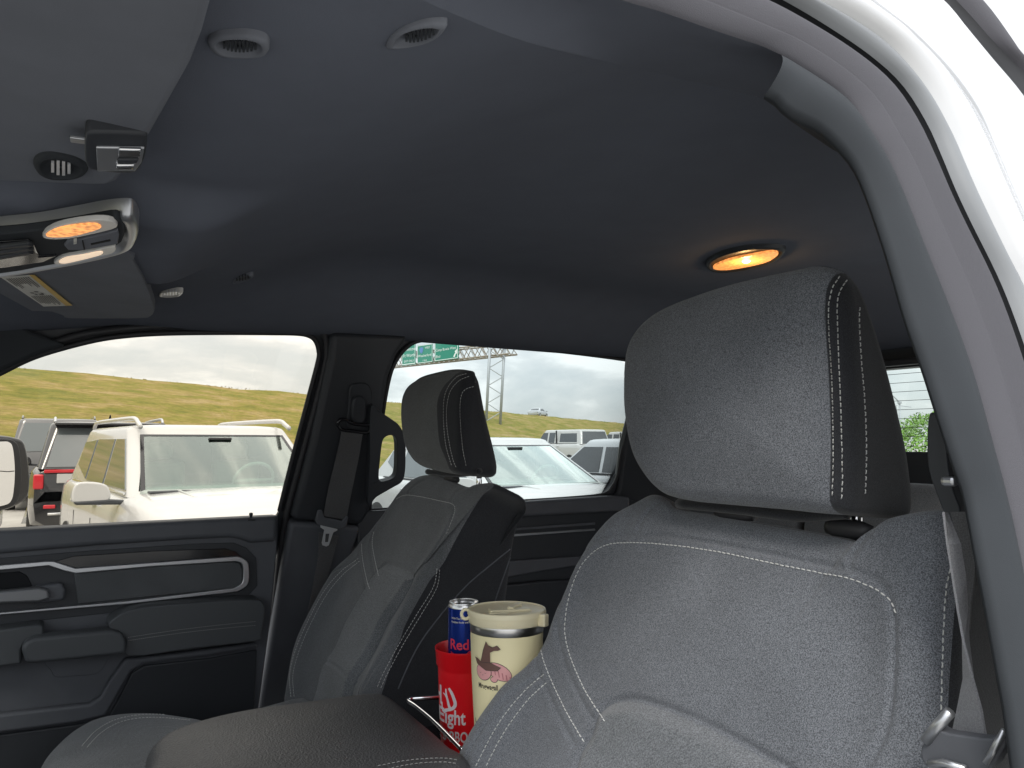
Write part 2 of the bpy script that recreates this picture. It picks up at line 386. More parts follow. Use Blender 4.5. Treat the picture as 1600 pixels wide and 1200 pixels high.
def stitch(name, pxline, bvh, m, parent, pitch=.0065, ln=.0046, r=.00062, lift=.0004):
    pts = []; nr = []
    for p in cat(pxline, 10, False):
        h, n = cast(p, bvh)
        if h is None: continue
        if n.dot(h-EYE) > 0: n = -n
        pts.append(h); nr.append(n)
    if len(pts) < 3: return None
    keep = [0]
    for i in range(1, len(pts)):
        if (pts[i]-pts[keep[-1]]).length < .05: keep.append(i)
    pts = [pts[i] for i in keep]; nr = [nr[i] for i in keep]
    L = [0]
    for a, b in zip(pts, pts[1:]): L.append(L[-1]+(b-a).length)
    def at(s):
        j = 0
        while j < len(L)-2 and L[j+1] < s: j += 1
        t = (s-L[j])/max(L[j+1]-L[j], 1e-9); return pts[j].lerp(pts[j+1], t), nr[j]
    mb = MB(); s = 0
    while s+ln < L[-1]:
        a, na_ = at(s); b, nb = at(s+ln); mid, nm = at(s+ln/2)
        j = random.uniform(-.12, .12)*r*3; sd = (b-a).cross(nm).normalized()*j
        mb.tube([a-na_*r*.6, a.lerp(mid, .4)+nm*(lift+r*.5)+sd, b.lerp(mid, .4)+nm*(lift+r*.5)+sd, b-nb*r*.6], [r*.6, r, r, r*.6], 5)
        s += pitch
    return mb.build(name, m, parent, smooth=True, kind='stuff')
def text_geo(s, size, extr=0.0, align='CENTER', bold=0):
    c = bpy.data.curves.new('t', 'FONT'); c.body = s; c.size = size; c.extrude = extr; c.align_x = align; c.resolution_u = 3; c.offset = bold
    o = bpy.data.objects.new('t', c); me = bpy.data.meshes.new_from_object(o)
    v = [tuple(q.co) for q in me.vertices]; f = [tuple(p.vertices) for p in me.polygons]
    bpy.data.meshes.remove(me); bpy.data.objects.remove(o); bpy.data.curves.remove(c); return v, f
# ================================================================== THE CAB WE LOOK INTO
truck = empty('pickup_truck', (1.0, 1.1, 0), 'pickup truck cab with dark grey headliner seen from its open driver doorway', 'pickup truck')
def ss(x, a, b): t = min(max((x-a)/(b-a), 0), 1); return t*t*(3-2*t)
def liner_z(x, y):
    zc = 1.782+.12*ss(x, .10, .62)
    zc -= .135*ss(x, 1.55, 2.04)
    rail = 1.762+.015*ss(x, .2, .8)-.16*max(0, -x+.12)
    zr = rail+.035*(y < 1)
    t = ss(y, 1.42, 1.86) if y > 1 else 1-ss(y, .36, .60)
    t = t**1.6
    z = zc*(1-t)+zr*t if zc > zr or y > 1 else zc*(1-t)+min(zr, zc+.04)*t
    # console plinth: raised moulding round the overhead console
    d = max(abs(y-1.10)-.17, 0)
    z -= .035*(1-ss(x, .13, .24))*(1-ss(d, 0, .07))
    return z
C0_TOP = [(380, -120), (450, -88), (520, -60), (640, -8), (800, 58), (930, 92), (1060, 122), (1150, 143), (1196, 156), (1214, 172)]
def liner_pt(px):
    z = 1.86
    for _ in range(30): h_ = hit(px, PZ(z)); z = .6*z+.4*liner_z(h_.x, min(max(h_.y, .40), 1.86))
    return hit(px, PZ(z))
edge0 = [liner_pt(p) for p in cat(C0_TOP, 6, False)][12:]; e0_ = edge0[0]; edge0 = [V((e0_.x-.1*k, e0_.y, liner_z(e0_.x-.1*k, e0_.y))) for k in (6, 5, 4, 3, 2, 1)]+edge0; exs = [p.x for p in edge0]; eys = [p.y for p in edge0]
def liner_edge(x):
    if x <= exs[0]: return max(.40, eys[0]-(exs[0]-x)*.3)
    if x >= exs[-1]: return eys[-1]
    return float(np.interp(x, exs, eys))
nx, ny = 150, 110
v = []; f = []
for i in range(nx+1):
    for j in range(ny+1):
        x = -.45+2.50*i/nx; ye = liner_edge(x); y = ye+(1.865-ye)*j/ny
        v.append((x, y, liner_z(x, y)))
for i in range(nx):
    for j in range(ny):
        a = i*(ny+1)+j; f.append((a, a+ny+1, a+ny+2, a+1))
mk('headliner', v, f, M['liner'], truck, smooth=True)
# outer roof skin, back wall, floor, far body side, firewall: the shell that shades the cabin
roof = [(x, y, 1.935+.04*math.sin(math.pi*max(y-.44,0)/1.43)-.20*ss(-x, -.05, .6)-.1*ss(x, 1.7, 2.25)) for x in [-.55+2.8*i/24 for i in range(25)] for y in [.44+1.43*j/12 for j in range(13)]]
f = [(i*13+j, i*13+j+1, (i+1)*13+j+1, (i+1)*13+j) for i in range(24) for j in range(12)]
mk('roof_panel', roof, f, M['paint'], truck, smooth=True)
mb = MB(); mb.box((.75, 1.1, .62), (2.9, 1.9, .04)); mb.build('floor_pan', M['pitch'], truck)
mb = MB(); mb.box((-.85, 1.1, .85), (.30, 1.72, .62)); mb.box((-.62, 1.1, 1.10), (.34, 1.7, .16))
mb.build('dashboard', M['trim'], truck, bevel=.04, seg=4)
WS = [V((-.95, .35, 1.17)), V((-.95, 1.85, 1.17)), V((-.42, 1.80, 1.72)), V((-.42, .40, 1.72))]
mk('windshield', WS, [(0, 1, 2, 3)], M['glass_w'], truck)
# ---- far side wall (glass line) with its two openings
FW_PX = [(-190, 705), (-100, 634), (-50, 607), (0, 583), (45, 561), (90, 546), (150, 531), (200, 524), (260, 520.5), (340, 519.5), (420, 520), (465, 521), (484, 525), (494, 534), (498, 548), (497, 565), (480, 630), (455, 725), (437, 798), (433, 806), (420, 808), (300, 813.5), (150, 821), (0, 829), (-190, 839)]
RW_PX = [(604, 610), (612, 578), (625, 554), (640, 539), (655, 532.5), (675, 531.5), (740, 535), (800, 541), (900, 552), (975, 562), (1000, 568), (1006, 580), (990, 650), (973, 700), (966, 740), (957, 760), (944, 772), (900, 777.5), (817, 783), (700, 790), (585, 797), (578, 790), (588, 720), (597, 655)]
def side_at(x, z): return V((x, 2.39-.3*z, z))
outer = [side_at(-.95, 1.2), side_at(-.95, 1.30), side_at(-.40, 1.70), side_at(-.1, 1.80), side_at(.3, 1.85), side_at(2.05, 1.85), side_at(2.05, 1.2)]
fwh, rwh = hits(FW_PX, SIDE), hits(RW_PX, SIDE)
slab('side_wall', outer, (0, .012, .002), M['black'], truck, holes=(fwh, rwh), bevel=0)
def scaled(ps, k):
    c = sum(ps, V((0, 0, 0)))/len(ps); return [c+(p-c)*k for p in ps]
# A-pillar cover (far side, lower left of the roof)
pslab('pillar_cover', [(-180, 470), (-60, 484), (0, 492), (55, 520), (105, 538), (60, 553), (0, 580), (-60, 608), (-180, 665)], off(SIDE, -.035), (0, .03, 0), M['trim2'], truck, bevel=.008)
# B-pillar covers
PB = off(SIDE, -.045)
pslab('pillar_cover', [(519, 520), (640, 524), (622, 552), (608, 590), (600, 640), (594, 700), (586, 760), (578, 800), (566, 822), (456, 813), (468, 765), (487, 690), (504, 610), (515, 560)], PB, (0, .05, .012), M['black'], truck, bevel=.016, seg=5)
pslab('pillar_cover', [(454, 816), (566, 824), (540, 900), (500, 1000), (470, 1120), (455, 1300), (385, 1300), (402, 1120), (424, 990), (440, 890)], PB, (0, .05, .012), M['trim'], truck, bevel=.012, seg=4)
# C-pillar cover behind the rear door
pslab('pillar_cover', [(978, 690), (1012, 560), (1150, 560), (1150, 960), (930, 960), (955, 790), (968, 765)], off(SIDE, -.02), (0, .04, 0), M['black'], truck, bevel=.01)
# back wall with the back window
BW = [(-1, 0, 0)]
bw_o = [V((2.06, .25, .7)), V((2.06, 1.95, .7)), V((2.06, 1.87, 1.82)), V((2.06, .33, 1.82))]
bw_h = [V((2.06, .42, 1.472)), V((2.06, 1.72, 1.472)), V((2.06, 1.70, 1.64)), V((2.06, 1.64, 1.712)), V((2.06, .50, 1.712)), V((2.06, .44, 1.64))]
slab('back_wall', bw_o, (.05, 0, 0), M['black'], truck, holes=(bw_h,), bevel=0)
bg = mk('back_window', [V(p)+V((.03, 0, 0)) for p in bw_h], [tuple(range(6))], M['glass_b'], truck)
for k in range(9):     # defroster lines
    mb = MB(); z = 1.697-.026*k; mb.box((2.086, 1.08, z), (.0012, 1.22, .0013)); mb.build('defroster_line', M['rubber'], bg)
mb = MB(); mb.box((2.035, 1.08, 1.725), (.03, 1.4, .018)); mb.build('back_window_trim', M['black'], truck, bevel=.005)

# ---- near door opening: contours read as they run round the doorway
C0 = [(520, -60), (640, -8), (800, 58), (930, 92), (1060, 122), (1150, 143), (1196, 156), (1214, 172), (1228, 187), (1268, 204), (1302, 233), (1328, 264), (1342, 294), (1355, 328), (1382, 410), (1410, 507), (1433, 571), (1452, 630), (1484, 731), (1500, 777), (1514, 850), (1533, 950), (1551, 1050), (1562, 1110), (1574, 1200), (1590, 1330)]
C1 = [(780, -62), (900, -24), (970, 0), (1035, 19), (1100, 42), (1160, 62), (1200, 76), (1262, 110), (1325, 156), (1362, 211), (1387, 250), (1414, 310), (1440, 375), (1483, 479), (1520, 582), (1548, 686), (1575, 791), (1592, 870), (1607, 960), (1622, 1080), (1632, 1200), (1640, 1330)]
C2 = [(900, -85), (1020, -60), (1120, -28), (1200, 3), (1275, 44), (1350, 94), (1400, 140), (1437, 198), (1461, 250), (1483, 303), (1506, 352), (1557, 456), (1600, 578), (1626, 680), (1650, 790), (1672, 950), (1690, 1200), (1700, 1330)]
C2b = [(930, -100), (1040, -72), (1140, -40), (1212, -6), (1285, 36), (1359, 86), (1410, 133), (1448, 192), (1472, 245), (1494, 298), (1518, 349), (1568, 452), (1612, 575), (1638, 680), (1662, 790), (1684, 950), (1702, 1200), (1712, 1330)]
C3 = [(1000, -120), (1120, -72), (1200, -38), (1275, 0), (1350, 42), (1402, 83), (1450, 143), (1487, 210), (1507, 256), (1528, 304), (1573, 398), (1603, 458), (1640, 560), (1668, 680), (1690, 790), (1710, 950), (1730, 1200), (1740, 1330)]
C3b = [(1080, -160), (1200, -102), (1290, -45), (1350, 0), (1402, 38), (1462, 98), (1510, 160), (1542, 220), (1572, 290), (1605, 366), (1650, 470), (1690, 600), (1716, 720), (1740, 860), (1760, 1000), (1780, 1200), (1790, 1330)]
C4 = [(1180, -220), (1300, -140), (1400, -64), (1475, 0), (1512, 44), (1550, 90), (1600, 150), (1650, 230), (1690, 320), (1730, 430), (1760, 560), (1790, 700), (1815, 860), (1830, 1000), (1850, 1200), (1860, 1330)]
C5 = [(1220, -240), (1330, -156), (1420, -78), (1494, 0), (1522, 30), (1550, 62), (1600, 114), (1660, 190), (1710, 290), (1750, 400), (1790, 540), (1820, 700), (1845, 860), (1860, 1000), (1880, 1200), (1890, 1330)]
C6 = [(1280, -250), (1380, -165), (1460, -85), (1534, 0), (1556, 27), (1580, 62), (1602, 94), (1670, 170), (1720, 260), (1770, 380), (1810, 520), (1840, 690), (1865, 860), (1880, 1000), (1900, 1200), (1910, 1330)]
C7 = [(1400, -260), (1480, -180), (1540, -95), (1590, -20), (1625, 40), (1660, 100), (1700, 170), (1750, 250), (1800, 350), (1840, 480), (1880, 650), (1900, 800), (1920, 900), (1940, 1050), (1950, 1200), (1960, 1330)]
NC = 130
def contour(px, pl):
    P = [hit(p, pl) for p in cat(px, 6, False)]; a = P[0]; pre = []
    for k in range(6, 0, -1): x = a.x-.10*k; dz = -.16*max(0, .12-x)+.16*max(0, .12-a.x); pre.append(V((x, a.y+dz*.28, a.z+dz)))
    return resample(pre+P, NC)
def bulge(a, b, nrm, hgt, k=7):
    return [[p.lerp(q, i/k)+nrm*hgt*math.sin(math.pi*i/k)**.7 for p, q in zip(a, b)] for i in range(k+1)]
ON = V(OPEN[0]).normalized()*-1     # towards the viewer
k0, k1, k2, k2b, k3 = contour(C0, off(OPEN, .012)), contour(C1, OPEN), contour(C2, OPEN), contour(C2b, off(OPEN, .006)), contour(C3, off(OPEN, -.004))
k3b, k4, k5, k6, k7 = contour(C3b, off(OPEN, -.010)), contour(C4, off(OPEN, -.004)), contour(C5, off(OPEN, -.006)), contour(C6, off(OPEN, -.012)), contour(C7, off(OPEN, -.008))
# roof-rail part of the trim is headliner cloth; the pillar part is plastic
def sub(kc, px, frm):   # index of the contour sample nearest a pixel
    h = hit(px, frm); return min(range(len(kc)), key=lambda i: (kc[i]-h).length)
i0, i1 = sub(k0, (1214, 172), off(OPEN, .012)), sub(k1, (1262, 110), OPEN)
top0, top1 = resample(edge0, 70), resample(k1[:i1+1], 70)
bk = [p+V((0, .045, -.006)) for p in top0]
loft('roof_rail_trim', [top0]+[[p.lerp(q, i/5)+ON*.006*math.sin(math.pi*i/5) for p, q in zip(top0, top1)] for i in range(1, 6)], M['liner'], truck)
pl0, pl1 = resample(k0[i0-2:], 60), resample(k1[i1-3:], 60)
inw0 = [p+(p-EYE).normalized()*.022+V((.003, 0, 0)) for p in pl0]; inw = [p+V((.09, .02, 0)) for p in inw0]
o = loft('pillar_cover', [inw, inw0]+[[p.lerp(q, i/8)+ON*.012*math.sin(math.pi*(i+.6)/8.6)**.8 for p, q in zip(pl0, pl1)] for i in range(9)], M['trim2'], truck)
# ribbed flock seal
def mat_ribbed():
    m = M['seal'].copy(); t = m.node_tree; b = t.nodes['Principled BSDF']; return m
L = bulge(k1, k2, ON, .012, 48)
for i in range(14, 46): L[i] = [p+ON*(.0005 if i % 2 else -.0005) for p in L[i]]
loft('door_seal', L, M['seal'], truck)
loft('seal_gap', [[a.lerp(b, -.15) for a, b in zip(k2, k2b)]]+[[a.lerp(b, t)-ON*.018 for a, b in zip(k2, k2b)] for t in (.1, .9)]+[k2b], M['pitch'], truck)
loft('painted_flange', bulge(k2b, k3, ON, .006, 6), M['paint_g'], truck)
loft('door_jamb', bulge(k3, k3b, ON, .010, 8)[:-1]+bulge(k3b, k4, ON, -.008, 6), M['paint'], truck)
loft('seal_gap', [k4, [p.lerp(q, .5)-ON*.012 for p, q in zip(k4, k5)], k5], M['rubber'], truck)
loft('outer_weatherstrip', bulge(k5, k6, ON, .007, 6), M['seal'], truck)
loft('body_edge', bulge(k6, k7, ON, .010, 6), M['paint'], truck)

# ---- far front door
D0 = PY(1.965)
door = pslab('front_door', [(-400, 848), (435, 806), (433, 860), (424, 960), (404, 1110), (398, 1200), (390, 1400), (-400, 1500)], D0, (0, .05, 0), M['trim'], truck, bevel=.004)
door['label'] = 'closed passenger front door with padded armrest'
def dp(name, px, y, th, m, bevel=.003, sm=0, seg=3, parent=None, **kw):
    return pslab(name, px, PY(y), (0, th, 0), m, parent or door, bevel=bevel, smoothn=sm, seg=seg, **kw)
dp('door_ledge', [(-300, 842), (0, 829), (150, 821), (300, 813), (434, 806), (433, 846), (392, 849), (376, 843), (360, 840), (300, 843), (150, 853), (0, 866), (-300, 892)], 1.950, .04, M['trim'], bevel=.012, seg=5)
dp('trim_recess', [(-300, 900), (0, 872), (150, 860), (300, 850), (365, 848), (385, 856), (400, 872), (402, 915), (385, 934), (300, 944), (0, 976), (-300, 1010)], 1.9615, .004, M['black'], bevel=.001)
dp('gloss_insert', [(84, 878), (115, 869), (240, 861), (352, 857), (368, 862), (378, 870), (250, 880), (120, 888)], 1.957, .006, M['gloss'], bevel=.001)
dp('cloth_insert', [(116, 896), (240, 886), (362, 878), (374, 881), (379, 890), (379, 908), (372, 918), (300, 925), (122, 943)], 1.955, .006, M['doorcloth'], bevel=.002)
tr_o = cat([(372, 869), (384, 875), (389, 885), (389, 907), (383, 918), (370, 925)], 6, False)
tr_i = cat([(368, 877), (377, 880), (380, 888), (380, 904), (377, 912), (366, 919)], 6, False)
dp('silver_trim', [(-200, 905), (0, 883), (72, 877), (84, 877), (118, 888)]+tr_o+[(200, 944), (0, 961), (-200, 985), (-200, 979), (0, 957), (200, 939)]+tr_i[::-1]+[(240, 885), (118, 896), (100, 892), (76, 884), (0, 891), (-200, 913)], 1.948, .012, M['satin'], bevel=.0018)
dp('handle_pocket', [(-60, 900), (30, 893), (42, 900), (50, 915), (48, 925), (-60, 932)], 1.958, .006, M['pitch'], bevel=.001)
h = dp('door_handle', [(-60, 930), (20, 922), (60, 918), (75, 921), (78, 936), (60, 941), (-60, 946)], 1.918, .025, M['handle'], bevel=.005)
dp('handle_bezel', [(55, 917), (96, 911), (103, 922), (100, 938), (50, 945), (48, 930)], 1.936, .03, M['trim'], bevel=.006)
dp('switch_panel', [(-200, 1000), (0, 984), (62, 976), (68, 980), (68, 995), (40, 1003), (34, 1015), (33, 1038), (0, 1042), (-200, 1060)], 1.905, .07, M['softblack'], bevel=.008)
arm = dp('armrest', [(170, 980), (178, 966), (205, 953), (250, 946), (330, 940), (395, 937), (410, 941), (414, 955), (408, 990), (400, 1002), (300, 1014), (200, 1026), (196, 1000)], 1.895, .09, M['softblack'], bevel=.014, sm=3, seg=5)
dp('armrest_ridge', [(196, 993), (214, 978), (240, 966), (300, 960), (385, 952), (395, 954), (394, 968), (300, 978), (205, 992)], 1.8935, .02, M['softblack'], bevel=.004, parent=arm) if False else None
dp('pull_grip', [(33, 1014), (40, 1003), (54, 997), (110, 991), (172, 985), (190, 989), (197, 1000), (197, 1022), (120, 1030), (55, 1037), (40, 1036)], 1.872, .05, M['softblack'], bevel=.012, seg=5)
dp('lower_bolster', [(-200, 1130), (0, 1116), (140, 1100), (156, 1090), (170, 1065), (195, 1030), (300, 1018), (400, 1004), (404, 1012), (330, 1025), (225, 1038), (205, 1050), (185, 1085), (165, 1120), (120, 1130), (0, 1146), (-200, 1170)], 1.945, .03, M['trim'], bevel=.008, seg=4)
dp('pocket_panel', [(205, 1052), (225, 1040), (330, 1028), (402, 1015), (398, 1100), (380, 1250), (-200, 1300), (-200, 1172), (0, 1148), (120, 1132), (168, 1122), (188, 1086)], 1.957, .01, M['black'], bevel=.004)
dp('access_cover', cat([(72, 1034), (120, 1029), (167, 1024), (166, 1034), (152, 1052), (120, 1056), (88, 1058), (80, 1048)], 4), 1.9625, .004, M['trim'], bevel=.001)
dp('stitching', [], 0, 0, None) if False else None
mb = MB(); 
for a, b in (((200, 996), (400, 971)), ((200, 1001), (400, 977))):
    P = [hit((a[0]+(b[0]-a[0])*t, a[1]+(b[1]-a[1])*t-2*math.sin(math.pi*t)), PY(1.8946)) for t in [i/60 for i in range(61)]]
    for i in range(0, 60): mb.tube([P[i], P[i].lerp(P[i+1], .7)], .0006, 4)
mb.build('stitching', M['thread_g'], door, kind='stuff')
# lock knob
b = hit((392, 812), PY(1.96)); mb = MB(); mb.lathe([(.013, -.002), (.013, .001), (.009, .003), (0.0, .003)], b, 16); mb.lathe([(.0035, 0), (.0035, .009), (.005, .012), (.0045, .017), (0, .018)], b, 12); mb.build('lock_knob', M['black'], door, smooth=True)
# window seals and glass
def inset_line(px, pl): return [hit(p, pl) for p in px]
mb = MB(); mb.tube(hits(cat(FW_PX[1:19], 5, False), off(SIDE, -.006)), .0065, 8); mb.build('window_seal', M['rubber'], door, smooth=True)
dsl = [(-80, 606), (0, 572), (60, 545), (105, 529), (150, 519), (240, 510), (340, 508), (470, 509), (492, 512), (506, 522), (511, 545), (509, 570), (494, 630), (470, 720), (446, 812), (437, 870), (428, 950), (412, 1060), (402, 1150), (394, 1300)]
mb = MB(); mb.tube(hits(cat(dsl, 5, False), off(SIDE, -.014)), .009, 8); mb.build('door_edge_seal', M['rubber'], truck, smooth=True)
gl = scaled(hits(FW_PX, off(SIDE, .016)), 1.03); mk('window_glass', gl, [tuple(range(len(gl)))], M['glass_f'], door)
# ---- far rear door
rdoor = pslab('rear_door', [(560, 800), (820, 783), (968, 773), (1010, 790), (1010, 1150), (560, 1150)], D0, (0, .05, 0), M['black'], truck, bevel=.004)
def rp(name, px, y, th, m, bevel=.003, **kw): return pslab(name, px, PY(y), (0, th, 0), m, rdoor, bevel=bevel, seg=3, **kw)
rp('door_ledge', [(700, 791), (820, 784), (960, 775), (985, 776), (985, 798), (820, 808), (700, 815)], 1.945, .04, M['trim'], bevel=.01)
rp('silver_trim', [(760, 838), (820, 833.5), (930, 826), (930, 829), (820, 837), (760, 842)], 1.955, .008, M['satin'], bevel=.0008)
rp('trim_strip', [(760, 828), (820, 824), (930, 816), (930, 820), (820, 828), (760, 832)], 1.953, .01, M['trim'], bevel=.001)
rp('door_pocket', [(780, 878), (820, 875), (930, 868), (930, 880), (850, 892), (780, 905)], 1.945, .02, M['trim'], bevel=.004)
rp('door_pocket', [(780, 915), (850, 908), (930, 905), (930, 1000), (780, 1000)], 1.935, .03, M['black'], bevel=.006)
mb = MB(); mb.tube(hits(cat(RW_PX, 4), off(SIDE, -.006)), .006, 8, closed=True); mb.build('window_seal', M['rubber'], rdoor, smooth=True)
gl = scaled(hits(RW_PX, off(SIDE, .016)), 1.03); mk('window_glass', gl, [tuple(range(len(gl)))], M['glass_r'], rdoor)
# ---- grab handle on the far B-pillar
GH = off(SIDE, -.075)
gh_o = cat([(580, 637), (596, 645), (612, 655), (625, 666), (633, 685), (634, 712), (633, 738), (628, 753), (612, 763), (588, 777), (576, 787), (578, 715)], 4)
gh_h = cat([(597, 694), (601, 684), (610, 680), (618, 683), (621, 694), (621, 715), (620, 736), (616, 746), (605, 751), (595, 752), (592, 744), (594, 720)], 4)
slab('grab_handle', hits(gh_o, off(SIDE, -.078)), (0, .026, .006), M['black'], truck, holes=(hits(gh_h, off(SIDE, -.078)),), bevel=.006, seg=3)
# coat hook over the far rear window
mb = MB()
for px in (843, 856):
    c = hit((px, 515), ((0, 1, .25), 2.34)); mb.tube([c+V((-.006, 0, .01)), c+V((-.010, -.004, -.006)), c+V((0, -.016, -.014)), c+V((.010, -.004, -.006)), c+V((.006, 0, .01))], .003, 8)
mb.build('coat_hook', M['satin'], truck, smooth=True)
# ---- door mirror outside the far window
mir = empty('door_mirror', hit((20, 760), PY(2.25))-V((0, 0, .1)), 'black door mirror outside the passenger window at the left edge', 'mirror')
mp0 = hit((22, 745), PY(2.25)); mn_ = V((-.76, .65, 0)); MP = (tuple(mn_), mn_.dot(mp0))
ho = cat([(-60, 676), (0, 680), (24, 683), (39, 690), (46, 716), (49, 750), (46, 772), (34, 787), (0, 800), (-60, 812)], 5)
slab('mirror_housing', hits(ho, MP), (-.09, .05, 0), M['gloss'], mir, bevel=.012, seg=4)
hi = cat([(-50, 692), (0, 690), (14, 691), (20, 700), (23, 730), (22, 760), (17, 783), (0, 791), (-50, 800)], 5)
slab('mirror_bezel', hits(cat([(-52, 688), (0, 685), (22, 688), (31, 702), (34, 735), (33, 765), (24, 788), (0, 797), (-52, 806)], 5), off(MP, -.004)), (-.01, .005, 0), M['rubber'], mir, bevel=.003)
mk('mirror_glass', hits(hi, off(MP, -.006)), [tuple(range(len(hi)))], M['chrome'], mir)
mb = MB(); P = hits([(0, 736), (14, 737), (22, 736)], off(MP, -.008)); mb.tube(P, .0012, 6); mb.build('mirror_divider', M['rubber'], mir)
mb = MB(); mb.box(hit((-40, 815), PY(2.16)), (.10, .22, .05)); mb.build('mirror_arm', M['gloss'], mir, bevel=.01)

# ---- far seat belt on the B-pillar
BP = off(SIDE, -.070)
sb = empty('seat_belt', hit((500, 900), BP), 'black seat belt with silver tongue hanging on the passenger side pillar', 'seat belt', 'front seat belts')
slab('height_adjuster', hits(cat([(547, 604), (560, 598), (575, 600), (582, 615), (580, 650), (576, 672), (556, 674), (543, 665), (545, 630)], 4), off(SIDE, -.052)), (0, .01, 0), M['black'], sb, bevel=.004)
slab('pivot_cover', hits(cat([(552, 625), (562, 618), (572, 624), (574, 645), (570, 660), (556, 661), (550, 648)], 4), off(SIDE, -.066)), (0, .02, 0), M['black'], sb, bevel=.006)
mb = MB(); mb.tube(hits(cat([(530, 668), (528, 660), (536, 655), (552, 662), (568, 664), (576, 664), (578, 672), (572, 676), (552, 674), (536, 672)], 4), BP), .0045, 8, closed=True); mb.build('belt_guide', M['gloss'], sb, smooth=True)
ribbon('strap', hits([(534, 673), (525, 715), (514, 760), (505, 806)], BP), hits([(567, 676), (560, 718), (550, 765), (541, 812)], BP), .0016, M['belt'], sb)
ribbon('strap', hits([(498, 832), (497, 870), (490, 910), (482, 950), (474, 1000)], off(SIDE, -.062)), hits([(529, 838), (518, 880), (503, 930), (488, 980), (478, 1010)], off(SIDE, -.055)), .0016, M['belt'], sb)
slab('tongue_body', hits([(497, 797), (503, 796), (507, 808), (535, 814), (541, 806), (545, 808), (542, 823), (532, 828), (497, 820), (493, 814)], off(SIDE, -.076)), (0, .010, 0), M['trim'], sb, bevel=.003)
tg_o = [(501, 819), (528, 825), (527, 829), (521, 832), (514, 852), (510, 854), (504, 852), (503, 848), (507, 828), (501, 824)]
tg_h = [(509, 834), (515, 834), (513, 847), (508, 847)]
slab('tongue_plate', hits(tg_o, off(SIDE, -.074)), (0, .003, 0), M['plate'], sb, bevel=.0006, holes=(hits(tg_h, off(SIDE, -.074)),))

# ---- near seat belt
BN = PX(.60)
nb = empty('seat_belt', hit((1510, 1180), BN), 'grey seat belt and its plastic tongue beside the driver backrest at lower right', 'seat belt', 'front seat belts')
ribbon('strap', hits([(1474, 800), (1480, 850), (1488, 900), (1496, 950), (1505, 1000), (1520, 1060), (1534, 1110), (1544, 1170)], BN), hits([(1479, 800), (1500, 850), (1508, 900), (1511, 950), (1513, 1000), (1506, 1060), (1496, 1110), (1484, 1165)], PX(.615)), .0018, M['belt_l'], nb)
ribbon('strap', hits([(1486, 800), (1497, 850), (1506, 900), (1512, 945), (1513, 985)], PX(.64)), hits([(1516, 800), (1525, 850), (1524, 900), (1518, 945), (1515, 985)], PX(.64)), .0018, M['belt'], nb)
slab('tongue_body', hits(cat([(1438, 1174), (1446, 1156), (1462, 1140), (1482, 1146), (1540, 1154), (1556, 1150), (1568, 1145), (1572, 1160), (1560, 1182), (1540, 1205), (1470, 1207), (1445, 1195)], 3), PX(.575)), (.014, 0, 0), M['trim'], nb, bevel=.004, seg=3)
mb = MB(); mb.tube(hits([(1446, 1158), (1463, 1136), (1485, 1112)], PX(.575)), .004, 8); mb.tube(hits([(1540, 1192), (1554, 1168), (1569, 1141)], PX(.570)), .0022, 8); mb.tube(hits([(1452, 1194), (1475, 1192), (1510, 1202)], PX(.571)), .0030, 8)
mb.build('tongue_plate', M['satin'], nb, smooth=True)
slab('belt_guide', hits(cat([(1452, 645), (1470, 660), (1478, 700), (1482, 735), (1490, 770), (1500, 800), (1482, 815), (1466, 780), (1452, 740), (1448, 700)], 3), PX(.66)), (.03, 0, 0), M['black'], nb, bevel=.008, seg=4)
mb = MB(); mb.box(hit((1484, 752), PX(.64)), (.01, .012, .008)); mb.build('guide_bolt', M['satin'], nb, bevel=.003)

# ---- roof fittings
visn = empty('sun_visor', (0, .75, 1.75), 'grey driver side sun visor folded up against the roof at upper left', 'sun visor', 'sun visors')
slab('visor_panel', hits([(338, -120), (334, -40), (330, 5), (316, 55), (298, 102), (268, 155), (234, 214), (200, 264), (184, 284), (170, 290), (140, 290), (70, 287), (-40, 283), (-300, 276), (-700, -100), (-300, -250), (200, -260)], PZ(1.752)), (0, 0, .016), M['visor'], visn, bevel=.006, seg=4)
visp = empty('sun_visor', (0, 1.5, 1.75), 'passenger side sun visor with printed warning label on it', 'sun visor', 'sun visors')
VP_ = PZ(1.742)
slab('visor_panel', hits(cat([(-150, 400), (60, 380), (198, 396), (208, 408), (226, 440), (240, 476), (241, 487), (234, 495), (215, 497.5), (110, 497.5), (100, 494), (80, 487), (52, 486), (46, 484), (0, 459), (-60, 430), (-150, 405)], 2), VP_), (0, 0, .018), M['visor'], visp, bevel=.005, seg=3)
lab = slab('warning_label', hits([(2, 434), (50, 430), (113, 477.5), (68, 479)], PZ(1.7408)), (0, 0, .0008), M['label_w'], visp, bevel=0)
slab('label_stripe', hits([(46, 430.2), (54, 430), (113, 477.5), (103, 478)], PZ(1.7402)), (0, 0, .0006), M['label_y'], lab, bevel=0)
a, b_, c_, d_ = hits([(2, 434), (46, 430.2), (103, 478), (68, 479)], PZ(1.7400))
def lb(s, t): return a.lerp(b_, s).lerp(d_.lerp(c_, s), t)
mb = MB()
for i in range(10):
    s0 = .10+.085*i
    for (t0, t1) in ((.04, .20+random.uniform(0, .22)), (.60, .86+random.uniform(0, .1))):
        w_ = .035; mb.add([lb(s0, t0), lb(s0+w_, t0), lb(s0+w_, t1), lb(s0, t1)], [(0, 1, 2, 3)])
for (s0, t0, q) in ((.25, .47, .13), (.45, .44, .16), (.62, .50, .10), (.50, .53, .2), (.33, .52, .12)):
    mb.add([lb(s0, t0), lb(s0+q, t0+.02), lb(s0+q*.8, t0+.05), lb(s0+.02, t0+.04)], [(0, 1, 2, 3)])
mb.build('label_print', M['ink'], lab, kind='stuff')

